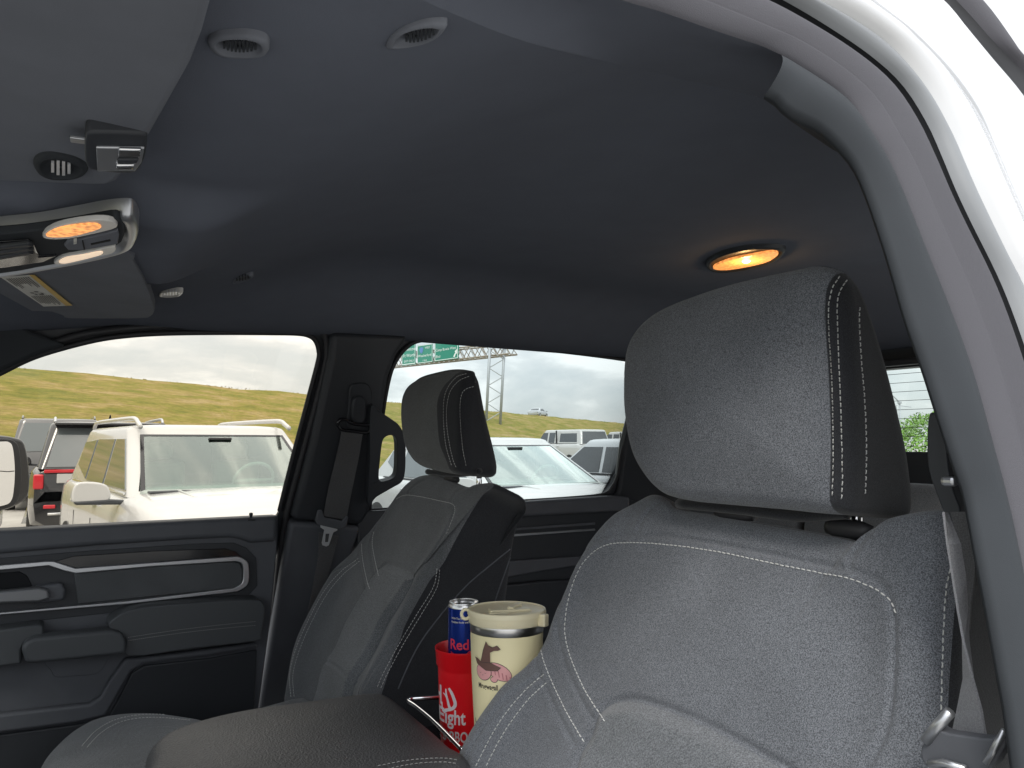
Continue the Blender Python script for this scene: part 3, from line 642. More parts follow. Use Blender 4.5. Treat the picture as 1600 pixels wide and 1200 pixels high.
def liner_hit(px):
    z = 1.78
    for _ in range(12): h_ = hit(px, PZ(z)); z = .5*z+.5*liner_z(h_.x, h_.y)
    return z
def oval_vent(label, px, z, name='roof_vent', pl=None, L=None):
    """ribbed oval insert: outline px, grille px window"""
    o_, g_, nrib = px[:3]; bmat = px[3] if len(px) > 3 else M['visor']
    if z > 1.76: z = liner_hit((sum(p[0] for p in o_)/len(o_), sum(p[1] for p in o_)/len(o_)))-.003
    P = pl or PZ(z); c = hit((sum(p[0] for p in o_)/len(o_), sum(p[1] for p in o_)/len(o_)), P)
    t = empty(name, c, label, 'vent', 'oval ribbed inserts in the roof lining')
    O = hits(cat(o_, 6), P); cc = sum(O, V((0, 0, 0)))/len(O)
    rings = [[cc+(p-cc)*s+V((0, 0, h)) for p in O] for s, h in ((1.0, .006), (1.0, 0), (.95, -.0018), (.80, -.0028), (.74, -.0024), (.72, -.0005), (.1, -.0005))]
    loft('vent_bezel', rings, bmat, t, closed=True)
    gx0, gy0, gx1, gy1 = g_; mbb = []
    for i in range(nrib):
        u_ = (i+.5)/nrib; x0 = gx0+(gx1-gx0)*u_; hh = math.sqrt(max(.05, 1-(2*u_-1)**2))
        y0 = gy0+(gy1-gy0)*u_; s = (gx1-gx0)/nrib*.28; hy = L*hh
        m2 = MB(); A = hits([(x0-s, y0-hy), (x0+s, y0-hy), (x0+s, y0+hy), (x0-s, y0+hy)], off(P, -.0030)); m2.add(A+[p+V((0, 0, .005)) for p in A], [(0, 1, 2, 3), (0, 4, 5, 1), (1, 5, 6, 2), (2, 6, 7, 3), (3, 7, 4, 0)])
        m2.build('rib', M['trim2'] if bmat is M['visor'] else M['plate'], t)
    return t
oval_vent('ribbed oval vent behind the driver visor, left of the pair near the top', ([(324, 66), (333, 57), (352, 53), (385, 53), (412, 60), (421, 70), (417, 82), (400, 88), (360, 88), (336, 82)], (347, 72, 402, 74), 9), 1.772, L=9)
oval_vent('ribbed pointed vent near the top, right of the pair behind the driver visor', ([(603, 70), (612, 55), (634, 42), (670, 34), (697, 36), (696, 44), (684, 56), (664, 66), (630, 73), (606, 74)], (632, 62, 680, 50), 8), 1.80, L=9)
oval_vent('small pale ribbed vent beside the rear corner of the passenger visor', ([(248, 461), (252, 456), (268, 454), (284, 454), (286, 457), (280, 462), (262, 464), (250, 463)], (255, 460, 282, 458), 6, M['lens']), 1.765, L=3)
oval_vent('faint small vent in the dark roof lining behind the passenger visor', ([(362, 440), (368, 434), (380, 430), (394, 429), (396, 432), (386, 438), (372, 442), (363, 443)], (368, 438, 390, 433), 5), 1.79, L=3)
oval_vent('ribbed chrome oval vent on the driver visor beside the clipped remote', ([(52, 254), (60, 243), (80, 240), (112, 246), (130, 254), (138, 262), (132, 272), (112, 279), (80, 279), (60, 270)], (78, 262, 112, 265), 4, M['trim2']), 1.750, L=11)
# clipped remote on the near visor
rem = empty('garage_remote', hit((180, 240), PZ(1.735)), 'black and silver remote control clipped to the driver sun visor', 'remote control')
RP = ((-.25, .35, 1.0), 1.735+.35*.76-.25*.05-.024)
slab('remote_body', hits(cat([(134, 212), (146, 207), (200, 208), (226, 210), (230, 216), (228, 240), (222, 258), (212, 270), (190, 272), (150, 268), (136, 262), (132, 240)], 2), RP), (0, 0, .018), M['black'], rem, bevel=.003, seg=3)
slab('remote_face', hits([(150, 231), (226, 232), (221, 255), (211, 268), (152, 268)], off(RP, -.0015)), (0, 0, .003), M['satin'], rem, bevel=.0008)
for q in ([(186, 234), (221, 235), (219, 246), (184, 246)], [(184, 250), (217, 250), (214, 256), (183, 256)], [(182, 259), (211, 259), (207, 266), (181, 266)]):
    slab('remote_button', hits(q, off(RP, -.004)), (0, 0, .003), M['chrome'] if q[0][1] != 250 else M['black'], rem, bevel=.001)
slab('clip_wire', hits([(109, 216), (134, 219), (134, 226), (110, 223)], PZ(1.740)), (0, 0, .003), M['satin'], rem, bevel=.0008)
# overhead console
ohc = empty('overhead_console', (.0, 1.08, 1.73), 'long silver rimmed overhead console with two lit map lamps', 'overhead console')
OC = PZ(1.728)
oo = cat([(-160, 374), (-60, 369), (0, 363), (60, 357), (120, 347), (165, 339), (198, 336.5), (210, 341), (216, 353), (216, 366), (210, 381), (200, 390), (170, 399), (120, 410), (60, 421), (0, 431), (-60, 438), (-160, 444)], 5)
O = hits(oo, OC); cc = hit((60, 390), OC)
rings = [[cc+(p-cc)*s+V((0, 0, h)) for p in O] for s, h in ((1.0, .018), (1.0, .002), (.985, -.002), (.95, -.004), (.90, -.003), (.88, .004), (.2, .004))]
loft('console_shell', rings, M['satin'], ohc, closed=True)
def oc(name, px, dz, m, th=.004, bevel=.001, sm=0): return slab(name, hits(cat(px, sm) if sm else px, PZ(1.728+dz)), (0, 0, th), m, ohc, bevel=bevel)
oc('console_deck', [(-160, 377), (0, 366), (60, 360), (130, 349), (170, 342), (186, 343), (195, 354), (193, 372), (180, 386), (120, 406), (60, 418), (0, 428), (-160, 441)], -.005, M['trim2'], .01, .002, 2)
oc('lamp_bezel', [(66, 369), (82, 357), (110, 349), (150, 344), (176, 347), (182, 356), (150, 365), (110, 373), (78, 374)], -.009, M['lens'], .006, .001, 3)
oc('map_lamp', [(72, 368), (86, 359), (112, 353), (146, 350), (158, 356), (140, 363), (110, 370), (82, 371)], -.0105, M['lamp'], .004, .0005, 3)
oc('lamp_bezel', [(84, 411), (98, 402), (130, 396), (160, 389), (180, 386), (176, 396), (150, 402), (112, 412), (94, 414)], -.009, M['lens'], .006, .001, 3)
oc('map_lamp', [(92, 410), (104, 403), (130, 399), (156, 394), (160, 397), (146, 402), (112, 410), (100, 412)], -.0105, M['lamp2'], .004, .0005, 3)
oc('button_module', [(100, 384), (106, 377), (130, 374), (184, 361), (186, 370), (184, 382), (134, 391), (106, 391)], -.008, M['visor'], .006, .0015)
oc('button_gap', [(128, 376), (130, 376), (133, 390), (131, 391)], -.0086, M['pitch'], .004, 0)
oc('button_slot', [(142, 381), (172, 374.5), (173, 377), (142, 383.5)], -.0086, M['pitch'], .002, .0003)
for i, q in enumerate((386, 383, 380)): oc('button_mark', [(115, q-6), (120, q-7), (120, q-5), (115, q-4)], -.0086, M['label_w'], .001, 0)
oc('bin_lid', [(-160, 392), (0, 380), (44, 377), (52, 382), (58, 395), (62, 402), (90, 400), (70, 410), (0, 420), (-160, 430)], -.008, M['gloss'], .006, .002)
for k in range(3): oc('bin_rib', [(-160, 398+k*9), (0, 387+k*8), (44, 382+k*6), (54, 386+k*6), (0, 391+k*8), (-160, 402+k*9)], -.014, M['black'], .006, .002)
# rear dome lamp
dome = empty('dome_lamp', hit((1165, 405), PZ(1.89)), 'lit amber dome lamp in the roof above the driver headrest', 'lamp')
DZ = liner_hit((1165, 405))-.006; DP_ = PZ(DZ)
O = hits(cat([(1104, 413), (1112, 404), (1135, 394), (1168, 387), (1205, 385), (1225, 388), (1226, 394), (1214, 405), (1190, 414), (1150, 423), (1120, 424), (1106, 419)], 5), DP_); cc = sum(O, V((0, 0, 0)))/len(O)
loft('lamp_bezel', [[cc+(p-cc)*s+V((0, 0, h)) for p in O] for s, h in ((1.02, .014), (1.0, 0), (.97, -.004), (.90, -.004), (.86, .001), (.1, .001))], M['black'], dome, closed=True)
lp = cat([(1114, 419), (1122, 413), (1145, 405), (1175, 399), (1205, 394), (1216, 396), (1212, 402), (1198, 410), (1170, 417), (1140, 422), (1120, 422)], 5)
slab('lamp_lens', hits(lp, PZ(DZ-.005)), (0, 0, .005), M['lamp'], dome, bevel=.0012)
mb = MB(); c = hit((1166, 409), PZ(DZ-.0065)); mb.lathe([(0, -.003), (.006, -.002), (.009, .001), (0, .002)], c, 14); mb.build('bulb', M['bulb'], dome, smooth=True)
ld = bpy.data.lights.new('lamp_light', 'POINT'); ld.energy = .22; ld.color = (1, .55, .2); ld.shadow_soft_size = .012
lo = bpy.data.objects.new('lamp_light', ld); COL.objects.link(lo); lo.parent = dome; lo.location = c+V((0, 0, -.02))-BASE
# ================================================================== SEATS
def to_uv(fr, px, n=6, closed=False): return [fr.uv(p) for p in (cat(px, n, closed) if n else px)]
def groove_field(fr, seams, insert=None, humps=(), ins_h=.012, gd=.0035, gw=.0035):
    S = [to_uv(fr, s) for s in seams]; I = to_uv(fr, insert, 5, True) if insert else None
    def fld(P):
        h = np.zeros(len(P))
        for s in S: d = segdist(P, s); h -= gd*np.exp(-(d/gw)**2)-.0035*np.exp(-(d/.022)**2)+.0035*np.exp(-(d/.006)**2)*0
        if I:
            d = segdist(P, I+[I[0]]); ins = inside(P, I); sg = np.where(ins, d, -d); h += ins_h*sstep((sg+.002)/.020)-.004*np.exp(-((sg+.004)/.004)**2)
        for (line, wd, hh) in humps:
            d = segdist(P, to_uv(fr, line)); h += hh*np.exp(-(d/wd)**2)
        # faint sag and wrinkles of stretched cloth
        h += .0012*np.sin(P[:, 0]*23+1.3*np.sin(P[:, 1]*17))*np.sin(P[:, 1]*19+.7)
        return h
    return fld
def make_seat(T):
    root = empty(T['name'], T['base'], T['label'], 'car seat', 'front seats of the truck')
    fr = Frame(T['plane'], (-1, 0, 0))
    fld = groove_field(fr, T['seams'], T['insert'], T['humps'])
    vt = max(p[1] for p in to_uv(fr, T['outline']))
    dpf = lambda u, v: T['dep0']+T['dep1']*np.clip(vt-v, 0, .5)
    Iuv = to_uv(fr, T['insert'], 5, True)
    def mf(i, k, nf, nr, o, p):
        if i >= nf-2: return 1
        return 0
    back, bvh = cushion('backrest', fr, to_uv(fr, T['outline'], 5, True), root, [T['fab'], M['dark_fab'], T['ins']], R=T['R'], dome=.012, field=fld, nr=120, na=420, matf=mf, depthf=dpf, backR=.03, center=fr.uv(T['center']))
    # insert material
    me = back.data; B = BASE; P = np.array([fr.uvw(V(p.center)+B) for p in me.polygons]); ins = inside(P, Iuv)
    for i, q in enumerate(me.polygons):
        if ins[i] and q.material_index == 0: q.material_index = 2
    for s in T['stitch']: stitch('stitching', s, bvh, T['thr'], back, pitch=T['pitch'], ln=T['pitch']*.7, r=T['tr'])
    for s in T.get('welts', []):
        P = [cast(q, bvh)[0] for q in cat(s, 6, False)]; P = [q for q in P if q is not None]
        if len(P) > 3: mb = MB(); mb.tube(P, .0016, 6); mb.build('welt', M['trim'], back, smooth=True)
    # seat cushion
    c = T['cush']; fz = Frame(PZ(c['z']), (0, 0, 1))
    cu, cb = cushion('seat_cushion', fz, [fz.uvw((x, y, c['z']))[:2] for x, y in cat(c['out'], 5)], root, [T['fab'], M['dark_fab']], R=.05, dome=.012, field=c.get('field', lambda P: 0*P[:, 0])and None, nr=30, na=160, depth=.16, backR=.02)
    for s in c['stitch']: stitch('stitching', s, cb, T['thr'], cu, pitch=T['pitch'], ln=T['pitch']*.7, r=T['tr'])
    mb = MB(); cx = sum(p[0] for p in c['out'])/len(c['out']); cy = sum(p[1] for p in c['out'])/len(c['out']); mb.box((cx, cy, c['z']-.25), (.46, .44, .22)); mb.build('seat_base', M['pitch'], root, bevel=.02)
    # headrest
    H = T['head']; hf = Frame(H['plane'], (-1, 0, 0))
    def dh(u, v):
        vv = (v-hf.uv(H['bot'])[1])/(hf.uv(H['top'])[1]-hf.uv(H['bot'])[1]); return H['d0']+(H['d1']-H['d0'])*np.clip(vv, 0, 1)**1.5
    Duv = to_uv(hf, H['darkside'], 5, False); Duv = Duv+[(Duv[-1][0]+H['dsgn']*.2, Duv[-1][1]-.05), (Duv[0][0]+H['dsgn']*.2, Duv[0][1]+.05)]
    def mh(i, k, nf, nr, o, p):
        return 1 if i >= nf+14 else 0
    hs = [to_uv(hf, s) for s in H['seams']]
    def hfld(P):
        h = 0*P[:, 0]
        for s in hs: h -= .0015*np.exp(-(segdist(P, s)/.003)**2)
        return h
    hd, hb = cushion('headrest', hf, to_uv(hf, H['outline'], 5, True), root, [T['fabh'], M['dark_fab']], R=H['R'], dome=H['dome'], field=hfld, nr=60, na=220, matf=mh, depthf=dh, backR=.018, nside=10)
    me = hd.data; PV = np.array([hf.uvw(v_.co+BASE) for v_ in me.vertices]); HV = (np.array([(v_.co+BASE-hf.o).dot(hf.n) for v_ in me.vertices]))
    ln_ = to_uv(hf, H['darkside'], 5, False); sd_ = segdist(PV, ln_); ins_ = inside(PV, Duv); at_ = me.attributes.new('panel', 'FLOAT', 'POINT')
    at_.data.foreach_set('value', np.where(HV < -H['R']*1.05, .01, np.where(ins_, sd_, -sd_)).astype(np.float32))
    for s in H['stitch']: stitch('stitching', s, hb, T['thr'], hd, pitch=T['pitch']*.95, ln=T['pitch']*.66, r=T['tr'])
    for (x, y, z0, z1) in H['posts']:
        if isinstance(y, tuple): q_ = hit(y, PX(x)); y = q_.y
        mb = MB(); mb.tube([(x, y, z0), (x+.003, y, z1)], .006, 14); mb.build('post', M['chrome'], hd, smooth=True)
    for (px, pl, wd) in H['guides']:
        c = hit(px, pl); mb = MB(); mb.tube([c+V((0, -wd, 0)), c+V((-.003, -wd*.6, .001)), c+V((-.003, wd*.6, .001)), c+V((0, wd, 0))], [.005, .0075, .0075, .005], 12, flat=1.3)
        g = mb.build('headrest_guide', M['gloss'] if 0 else M['rubber'], root, smooth=True)
        mb = MB(); mb.box(c+V((-.0075, wd*.25, .003)), (.004, .012, .004)); mb.build('release_button', M['gloss'], g, bevel=.001)
    pl_ = H['piping']; P = hits(cat(pl_, 5, False), H['pipepl']); mb = MB(); mb.tube(P, .0065, 8); mb.build('headrest_hem', M['dark_fab'], hd, smooth=True)
    return root
DSP = ((1, 0, -.45), .70-.45*1.42)
d_out = [(985, 779), (1012, 766), (1036, 775), (1052, 789), (1100, 796), (1200, 812), (1300, 829), (1340, 838), (1362, 820), (1392, 803), (1430, 794), (1474, 790), (1492, 800), (1500, 830), (1499, 900), (1492, 1000), (1487, 1100), (1486, 1250), (1450, 1420), (1100, 1480), (760, 1440), (676, 1350), (690, 1260), (715, 1192), (745, 1138), (782, 1085), (815, 1045), (838, 1018), (850, 992), (862, 962), (882, 915), (903, 868), (928, 828), (955, 798)]
make_seat(dict(name='driver_seat', base=(.55, .62, .5), label='large heathered grey driver seat with white stitching in the right foreground',
    plane=DSP, outline=d_out, center=(1170, 1090), R=.022, dep0=.11, dep1=.25, fab=M['fabric'], fabh=M['fabric_h'], ins=M['insert'], thr=M['thread'], pitch=.0068, tr=.00072,
    seams=[[(1004, 832), (1012, 808), (1030, 788), (1046, 776)], [(960, 838), (1050, 841), (1160, 858), (1280, 883), (1340, 897), (1382, 914), (1404, 945), (1410, 1000), (1408, 1080), (1402, 1130), (1386, 1172), (1366, 1200), (1340, 1240)],
           [(960, 838), (930, 850), (900, 880), (882, 930), (874, 975), (878, 1010), (890, 1045), (912, 1088), (938, 1130)], [(945, 795), (918, 838), (893, 882), (873, 930), (855, 965), (840, 988), (838, 1008), (844, 1038), (856, 1068), (880, 1118), (910, 1170)],
           [(1338, 892), (1342, 868), (1358, 838), (1378, 812)], [(1496, 880), (1484, 930), (1480, 1000), (1478, 1120), (1478, 1220)],
           [(852, 1058), (822, 1086), (792, 1120), (765, 1160), (748, 1200), (735, 1250)]],
    insert=[(938, 1152), (948, 1122), (965, 1106), (990, 1101), (1020, 1105), (1080, 1126), (1140, 1154), (1200, 1188), (1260, 1225), (1330, 1300), (1300, 1420), (900, 1420), (910, 1220)],
    humps=[([(1440, 830), (1445, 950), (1445, 1200)], .035, .012), ([(960, 810), (890, 920), (850, 1000)], .03, .004), ([(800, 1090), (740, 1200), (720, 1320)], .045, .02)],
    stitch=[[(952, 788), (925, 830), (900, 880), (880, 925), (862, 960), (849, 985), (845, 1008), (850, 1034), (862, 1064), (885, 1112), (915, 1163)],
            [(945, 1127), (915, 1080), (895, 1036), (885, 1003), (883, 972), (890, 930), (905, 890), (925, 865), (950, 851), (990, 848), (1050, 852), (1120, 862), (1200, 879), (1280, 895), (1330, 905), (1370, 922), (1392, 940), (1403, 965)],
            [(850, 1054), (820, 1080), (790, 1115), (765, 1155), (742, 1200)], [(854, 1067), (826, 1093), (800, 1126), (776, 1165), (757, 1204)],
            [(1487, 878), (1478, 920), (1473, 1000), (1471, 1060), (1470, 1120)]],
    cush=dict(z=.93, out=[(-.02, .36), (.0, .33), (.3, .32), (.55, .33), (.58, .40), (.58, .85), (.5, .90), (.1, .90), (-.02, .86), (-.05, .6)], stitch=[]),
    head=dict(darkside=[(1300, 405), (1290, 440), (1287, 480), (1289, 530), (1293, 600), (1296, 700), (1293, 800), (1290, 830)], dsgn=-1, plane=((1, 0, -.10), .66-.10*1.55), R=.026, dome=.014, edge=3, bot=(1312, 800), top=(1262, 413), d0=.128, d1=.040,
        outline=[(1303, 430), (1290, 414), (1262, 409), (1237, 413), (1162, 429), (1110, 443), (1062, 460), (1030, 474), (1004, 490), (984, 510), (971, 534), (965, 562), (963, 600), (964, 645), (974, 704), (996, 746), (1022, 771), (1060, 781), (1120, 787), (1200, 794), (1270, 801), (1306, 800), (1318, 785), (1321, 700), (1318, 600), (1314, 500), (1309, 450)],
        seams=[[(1290, 440), (1288, 480), (1290, 530), (1294, 600), (1297, 700), (1294, 790)]],
        stitch=[[(1312, 432), (1300, 452), (1295, 482), (1296, 530), (1300, 600), (1302, 700), (1300, 784)], [(1323, 438), (1312, 456), (1308, 480), (1310, 550), (1314, 650), (1316, 740), (1314, 786)], [(1343, 480), (1342, 500), (1345, 560), (1350, 620), (1353, 700), (1351, 780)]],
        posts=[(.735, (1337, 815), 1.36, 1.47), (.735, (1165, 800), 1.36, 1.47)], guides=[((1148, 803), PX(.712), .028), ((1328, 828), PX(.712), .026)],
        piping=[(1060, 787), (1150, 795), (1240, 806), (1290, 804), (1325, 801)], pipepl=PX(.70))))
PSP = ((1, 0, -.45), .75-.45*1.42)
p_out = [(652, 740), (674, 738), (690, 743), (712, 753), (728, 757), (744, 752), (762, 750), (768, 756), (752, 768), (738, 788), (722, 815), (706, 845), (688, 880), (660, 930), (628, 996), (594, 1085), (560, 1180), (530, 1280), (450, 1290), (430, 1200), (440, 1120), (448, 1080), (452, 1045), (466, 1000), (492, 945), (525, 890), (560, 846), (597, 800), (622, 766), (635, 750)]
make_seat(dict(name='passenger_seat', base=(.6, 1.55, .5), welts=[[(797, 858), (765, 884), (733, 911), (706, 940), (683, 968), (658, 1002), (640, 1035), (622, 1076)], [(800, 862), (789, 895), (778, 925), (768, 955)]], label='grey cloth passenger seat with its headrest against the rear side window',
    plane=PSP, outline=p_out, center=(598, 985), R=.020, dep0=.10, dep1=.45, fab=M['fabric_p'], fabh=M['fabric_ph'], ins=M['insert_p'], thr=M['thread'], pitch=.0068, tr=.0007,
    seams=[[(600, 812), (610, 790), (620, 779), (634, 773), (656, 775), (689, 782), (708, 787), (713, 796), (710, 810), (698, 840), (674, 882)], [(588, 826), (582, 850), (585, 876), (592, 902)], [(566, 846), (566, 876), (573, 906), (579, 922)],
           [(640, 773), (652, 758), (676, 745)], [(708, 785), (716, 768), (735, 757)], [(680, 890), (674, 918), (650, 958), (624, 1001), (597, 1051), (584, 1078)], [(562, 876), (535, 896), (509, 926), (485, 970), (466, 1014), (456, 1053), (458, 1090)], [(523, 1037), (545, 1050), (567, 1070)]],
    insert=[(613, 885), (653, 903), (641, 935), (612, 975), (592, 1020), (562, 1070), (530, 1150), (470, 1150), (500, 1090), (510, 1053), (533, 1013), (550, 973), (580, 923), (598, 895)],
    humps=[([(530, 905), (480, 1000), (465, 1080)], .045, .02), ([(665, 910), (615, 1010), (580, 1090)], .03, .016)],
    stitch=[[(619, 780), (633, 774), (655, 776), (688, 783), (707, 788), (711, 796), (708, 809), (696, 839)], [(584, 831), (582, 850), (586, 875), (592, 901)], [(565, 850), (567, 875), (573, 905), (578, 921)],
            [(683, 888), (677, 917), (653, 957), (627, 1000), (600, 1050), (588, 1077)], [(687, 890), (682, 919), (658, 960), (632, 1003), (605, 1053), (593, 1080)],
            [(560, 873), (533, 893), (507, 923), (483, 967), (463, 1013), (453, 1053), (455, 1090)], [(562, 877), (537, 897), (512, 927), (488, 970), (468, 1016), (458, 1055), (460, 1090)]],
    cush=dict(z=.925, out=[(-.10, 1.40), (-.04, 1.33), (.2, 1.31), (.50, 1.31), (.54, 1.4), (.54, 1.72)]+[(q.x, q.y) for q in hits([(400, 1122), (310, 1112), (240, 1106), (180, 1108), (130, 1119), (90, 1143), (62, 1172), (50, 1200)], PZ(.925))],
        stitch=[[(128, 1166), (150, 1142), (180, 1125), (220, 1117), (260, 1117), (310, 1122)], [(136, 1168), (156, 1147), (184, 1130), (220, 1122), (260, 1122), (300, 1126)]]),
    head=dict(darkside=[(722, 570), (710, 586), (697, 603), (691, 620), (689, 641), (690, 670), (693, 696), (699, 718), (704, 750)], dsgn=-1, plane=((1, 0, -.10), .722-.10*1.55), R=.026, dome=.012, edge=3, bot=(700, 740), top=(700, 577), d0=.095, d1=.030,
        outline=[(722, 577), (699, 576), (670, 582), (648, 589), (633, 600), (625, 615), (622, 635), (622, 660), (625, 688), (632, 710), (645, 726), (670, 735), (698, 740), (714, 741), (719, 730), (719, 700), (719, 660), (721, 630), (725, 600), (726, 586)],
        seams=[], stitch=[[(729, 584), (714, 589), (701, 604), (695, 619), (693, 641), (694, 670), (697, 696), (703, 718), (707, 730)], [(733, 588), (719, 594), (707, 606), (701, 620), (698, 641), (699, 670), (703, 696), (708, 718), (713, 730)], [(740, 604), (728, 608), (721, 618), (719, 640), (720, 670), (723, 700), (728, 728)]],
        posts=[(.775, 1.375, 1.36, 1.47), (.775, 1.505, 1.36, 1.47)], guides=[((706, 749), PX(.765), .030)],
        piping=[(668, 737), (690, 740), (712, 741), (735, 739), (750, 736)], pipepl=PX(.755))))
# rear bench
rb = empty('rear_bench', (1.8, 1.1, .5), 'dark rear bench seat below the back window', 'bench seat')
rf = Frame(((1, 0, -.25), 1.80-.25*1.3), (-1, 0, 0))
def rect(u0, v0, u1, v1, r):
    return [(u0+r, v0), (u1-r, v0), (u1, v0+r), (u1, v1-r), (u1-r, v1), (u0+r, v1), (u0, v1-r), (u0, v0+r)]
for (y0, y1) in ((.36, .84), (.86, 1.34), (1.36, 1.84)):
    a = rf.uvw((1.8, y0, .80)); b = rf.uvw((1.8, y1, 1.405)); u0, u1 = sorted((a[0], b[0])); v0, v1 = sorted((a[1], b[1]))
    cushion('backrest', rf, cat(rect(u0, v0, u1, v1, .04), 3), rb, [M['fabric_p'], M['dark_fab']], R=.03, dome=.01, nr=8, na=60, depth=.14)
for y in (.58, 1.60):
    a = rf.uvw((1.84, y-.13, 1.40)); b = rf.uvw((1.84, y+.13, 1.535)); u0, u1 = sorted((a[0], b[0])); v0, v1 = sorted((a[1], b[1]))
    cushion('headrest', rf, cat(rect(u0, v0, u1, v1, .04), 3), rb, [M['dark_fab'], M['dark_fab']], R=.025, dome=.006, nr=8, na=60, depth=.09)
mb = MB(); mb.box((1.5, 1.1, .80), (.55, 1.46, .16)); mb.build('seat_cushion', M['fabric_p'], rb, bevel=.04, seg=4)
# ================================================================== CENTRE CONSOLE
con = empty('center_console', (.35, 1.09, .5), 'centre console with black leather armrest lid and chrome edged tray', 'console')
mb = MB(); mb.box((.30, 1.09, .78), (1.0, .30, .42)); mb.build('console_body', M['black'], con, bevel=.02, seg=3)
fz = Frame(PZ(1.072), (0, 0, 1))
lid_px = [(226, 1190), (229, 1166), (246, 1149), (272, 1136), (330, 1119), (400, 1105), (500, 1092), (575, 1083), (604, 1083), (622, 1092), (650, 1113), (690, 1146), (716, 1170)]
L3 = hits(lid_px, PZ(1.066))
LO = [(p.x, p.y) for p in L3]+[(.512, .925), (.49, .905), (.40, .895), (.25, .90), (.13, .925), (.105, .96), (.10, 1.05)]
lid, lb_ = cushion('armrest_lid', fz, [fz.uvw((x, y, 1.07))[:2] for x, y in cat(LO, 4)], con, [M['leather'], M['leather']], R=.030, dome=.010, nr=40, na=200, depth=.075, backR=.008)
stitch('stitching', [(262, 1146), (320, 1124), (400, 1107), (500, 1094), (575, 1085), (604, 1085), (616, 1090)], lb_, M['thread_g'], lid, r=.0006)
stitch('stitching', [(590, 1197), (640, 1188), (690, 1185), (716, 1188)], lb_, M['thread_g'], lid, r=.0006)
stitch('stitching', [(596, 1204), (645, 1194), (690, 1191), (716, 1194)], lb_, M['thread_g'], lid, r=.0006)
mb = MB(); mb.tube(hits(cat([(690, 1089), (660, 1091), (637, 1094), (650, 1104), (672, 1122), (695, 1144), (722, 1172)], 6, False), PZ(1.035)), .0028, 10, flat=1.6); mb.build('chrome_edge', M['chrome'], con, smooth=True)
mb = MB(); mb.box((.66, 1.09, .985), (.30, .30, .012)); mb.box((.81, 1.09, 1.01), (.012, .30, .05)); mb.build('drink_tray', M['gloss'], con, bevel=.003)
# ================================================================== DRINKS
def on_cyl(prof_r, c, vs, a0, z0, lift=.0004, lean=None):
    """wrap flat artwork (x along the girth, y up) on a cup: prof_r(z)->radius, a0 = facing angle"""
    o = []
    for (x, y, z) in vs:
        r = prof_r(z0+y)+lift+z; a = a0+x/prof_r(z0+y); p = V((r*math.cos(a), r*math.sin(a), z0+y)); o.append(p+V(c))
    return o
def refine(v, f, ml=.0028):
    v = [tuple(p) for p in v]; f = [t for q in f for t in ([q] if len(q) == 3 else [tuple(q[i] for i in tt) for tt in tessellate_polygon([[V(v[i]) for i in q]])])]
    for _ in range(6):
        mid = {}; nf_ = []; ch = False
        def mp_(a, b):
            k = (min(a, b), max(a, b))
            if k not in mid: mid[k] = len(v); v.append(tuple((v[a][i]+v[b][i])/2 for i in range(3)))
            return mid[k]
        def lg(a, b): return math.dist(v[a], v[b]) > ml
        for (a, b, c) in f:
            e = [(lg(a, b)), lg(b, c), lg(c, a)]
            if all(e):
                x, y, z = mp_(a, b), mp_(b, c), mp_(c, a); nf_ += [(a, x, z), (x, b, y), (z, y, c), (x, y, z)]; ch = True
            elif any(e):
                ch = True; r = [a, b, c]; L_e = [math.dist(v[r[i]], v[r[(i+1) % 3]]) for i in range(3)]; i = L_e.index(max(L_e)); a2, b2, c2 = r[i], r[(i+1) % 3], r[(i+2) % 3]; m_ = mp_(a2, b2); nf_ += [(a2, m_, c2), (m_, b2, c2)]
            else: nf_.append((a, b, c))
        f = nf_
        if not ch: break
    return v, f
def wrap_text(s, size, prof, c, a0, z0, m, name, parent, xoff=0, sx=1., align='CENTER', lift=.0005, bold=None):
    v, f = text_geo(s, size, align=align, bold=size*.02 if bold is None else bold); v = [(x*sx+xoff, y, z) for x, y, z in v]; v, f = refine(v, f)
    return mk(name, on_cyl(prof, c, v, a0, z0, lift), f, m, parent)
def wrap_poly(pts, prof, c, a0, z0, m, name, parent, lift=.0004, sub=True):
    tr = tess([[(x, y, 0) for x, y in pts]]); v, tr = refine([(x, y, 0) for x, y in pts], tr)
    return mk(name, on_cyl(prof, c, v, a0, z0, lift), tr, m, parent)
def interp(prof):
    zs = [p[1] for p in prof]; rs = [p[0] for p in prof]
    return lambda z: float(np.interp(z, zs, rs))
def facing(c): return math.atan2(-c.y, -c.x)     # angle pointing back at the doorway
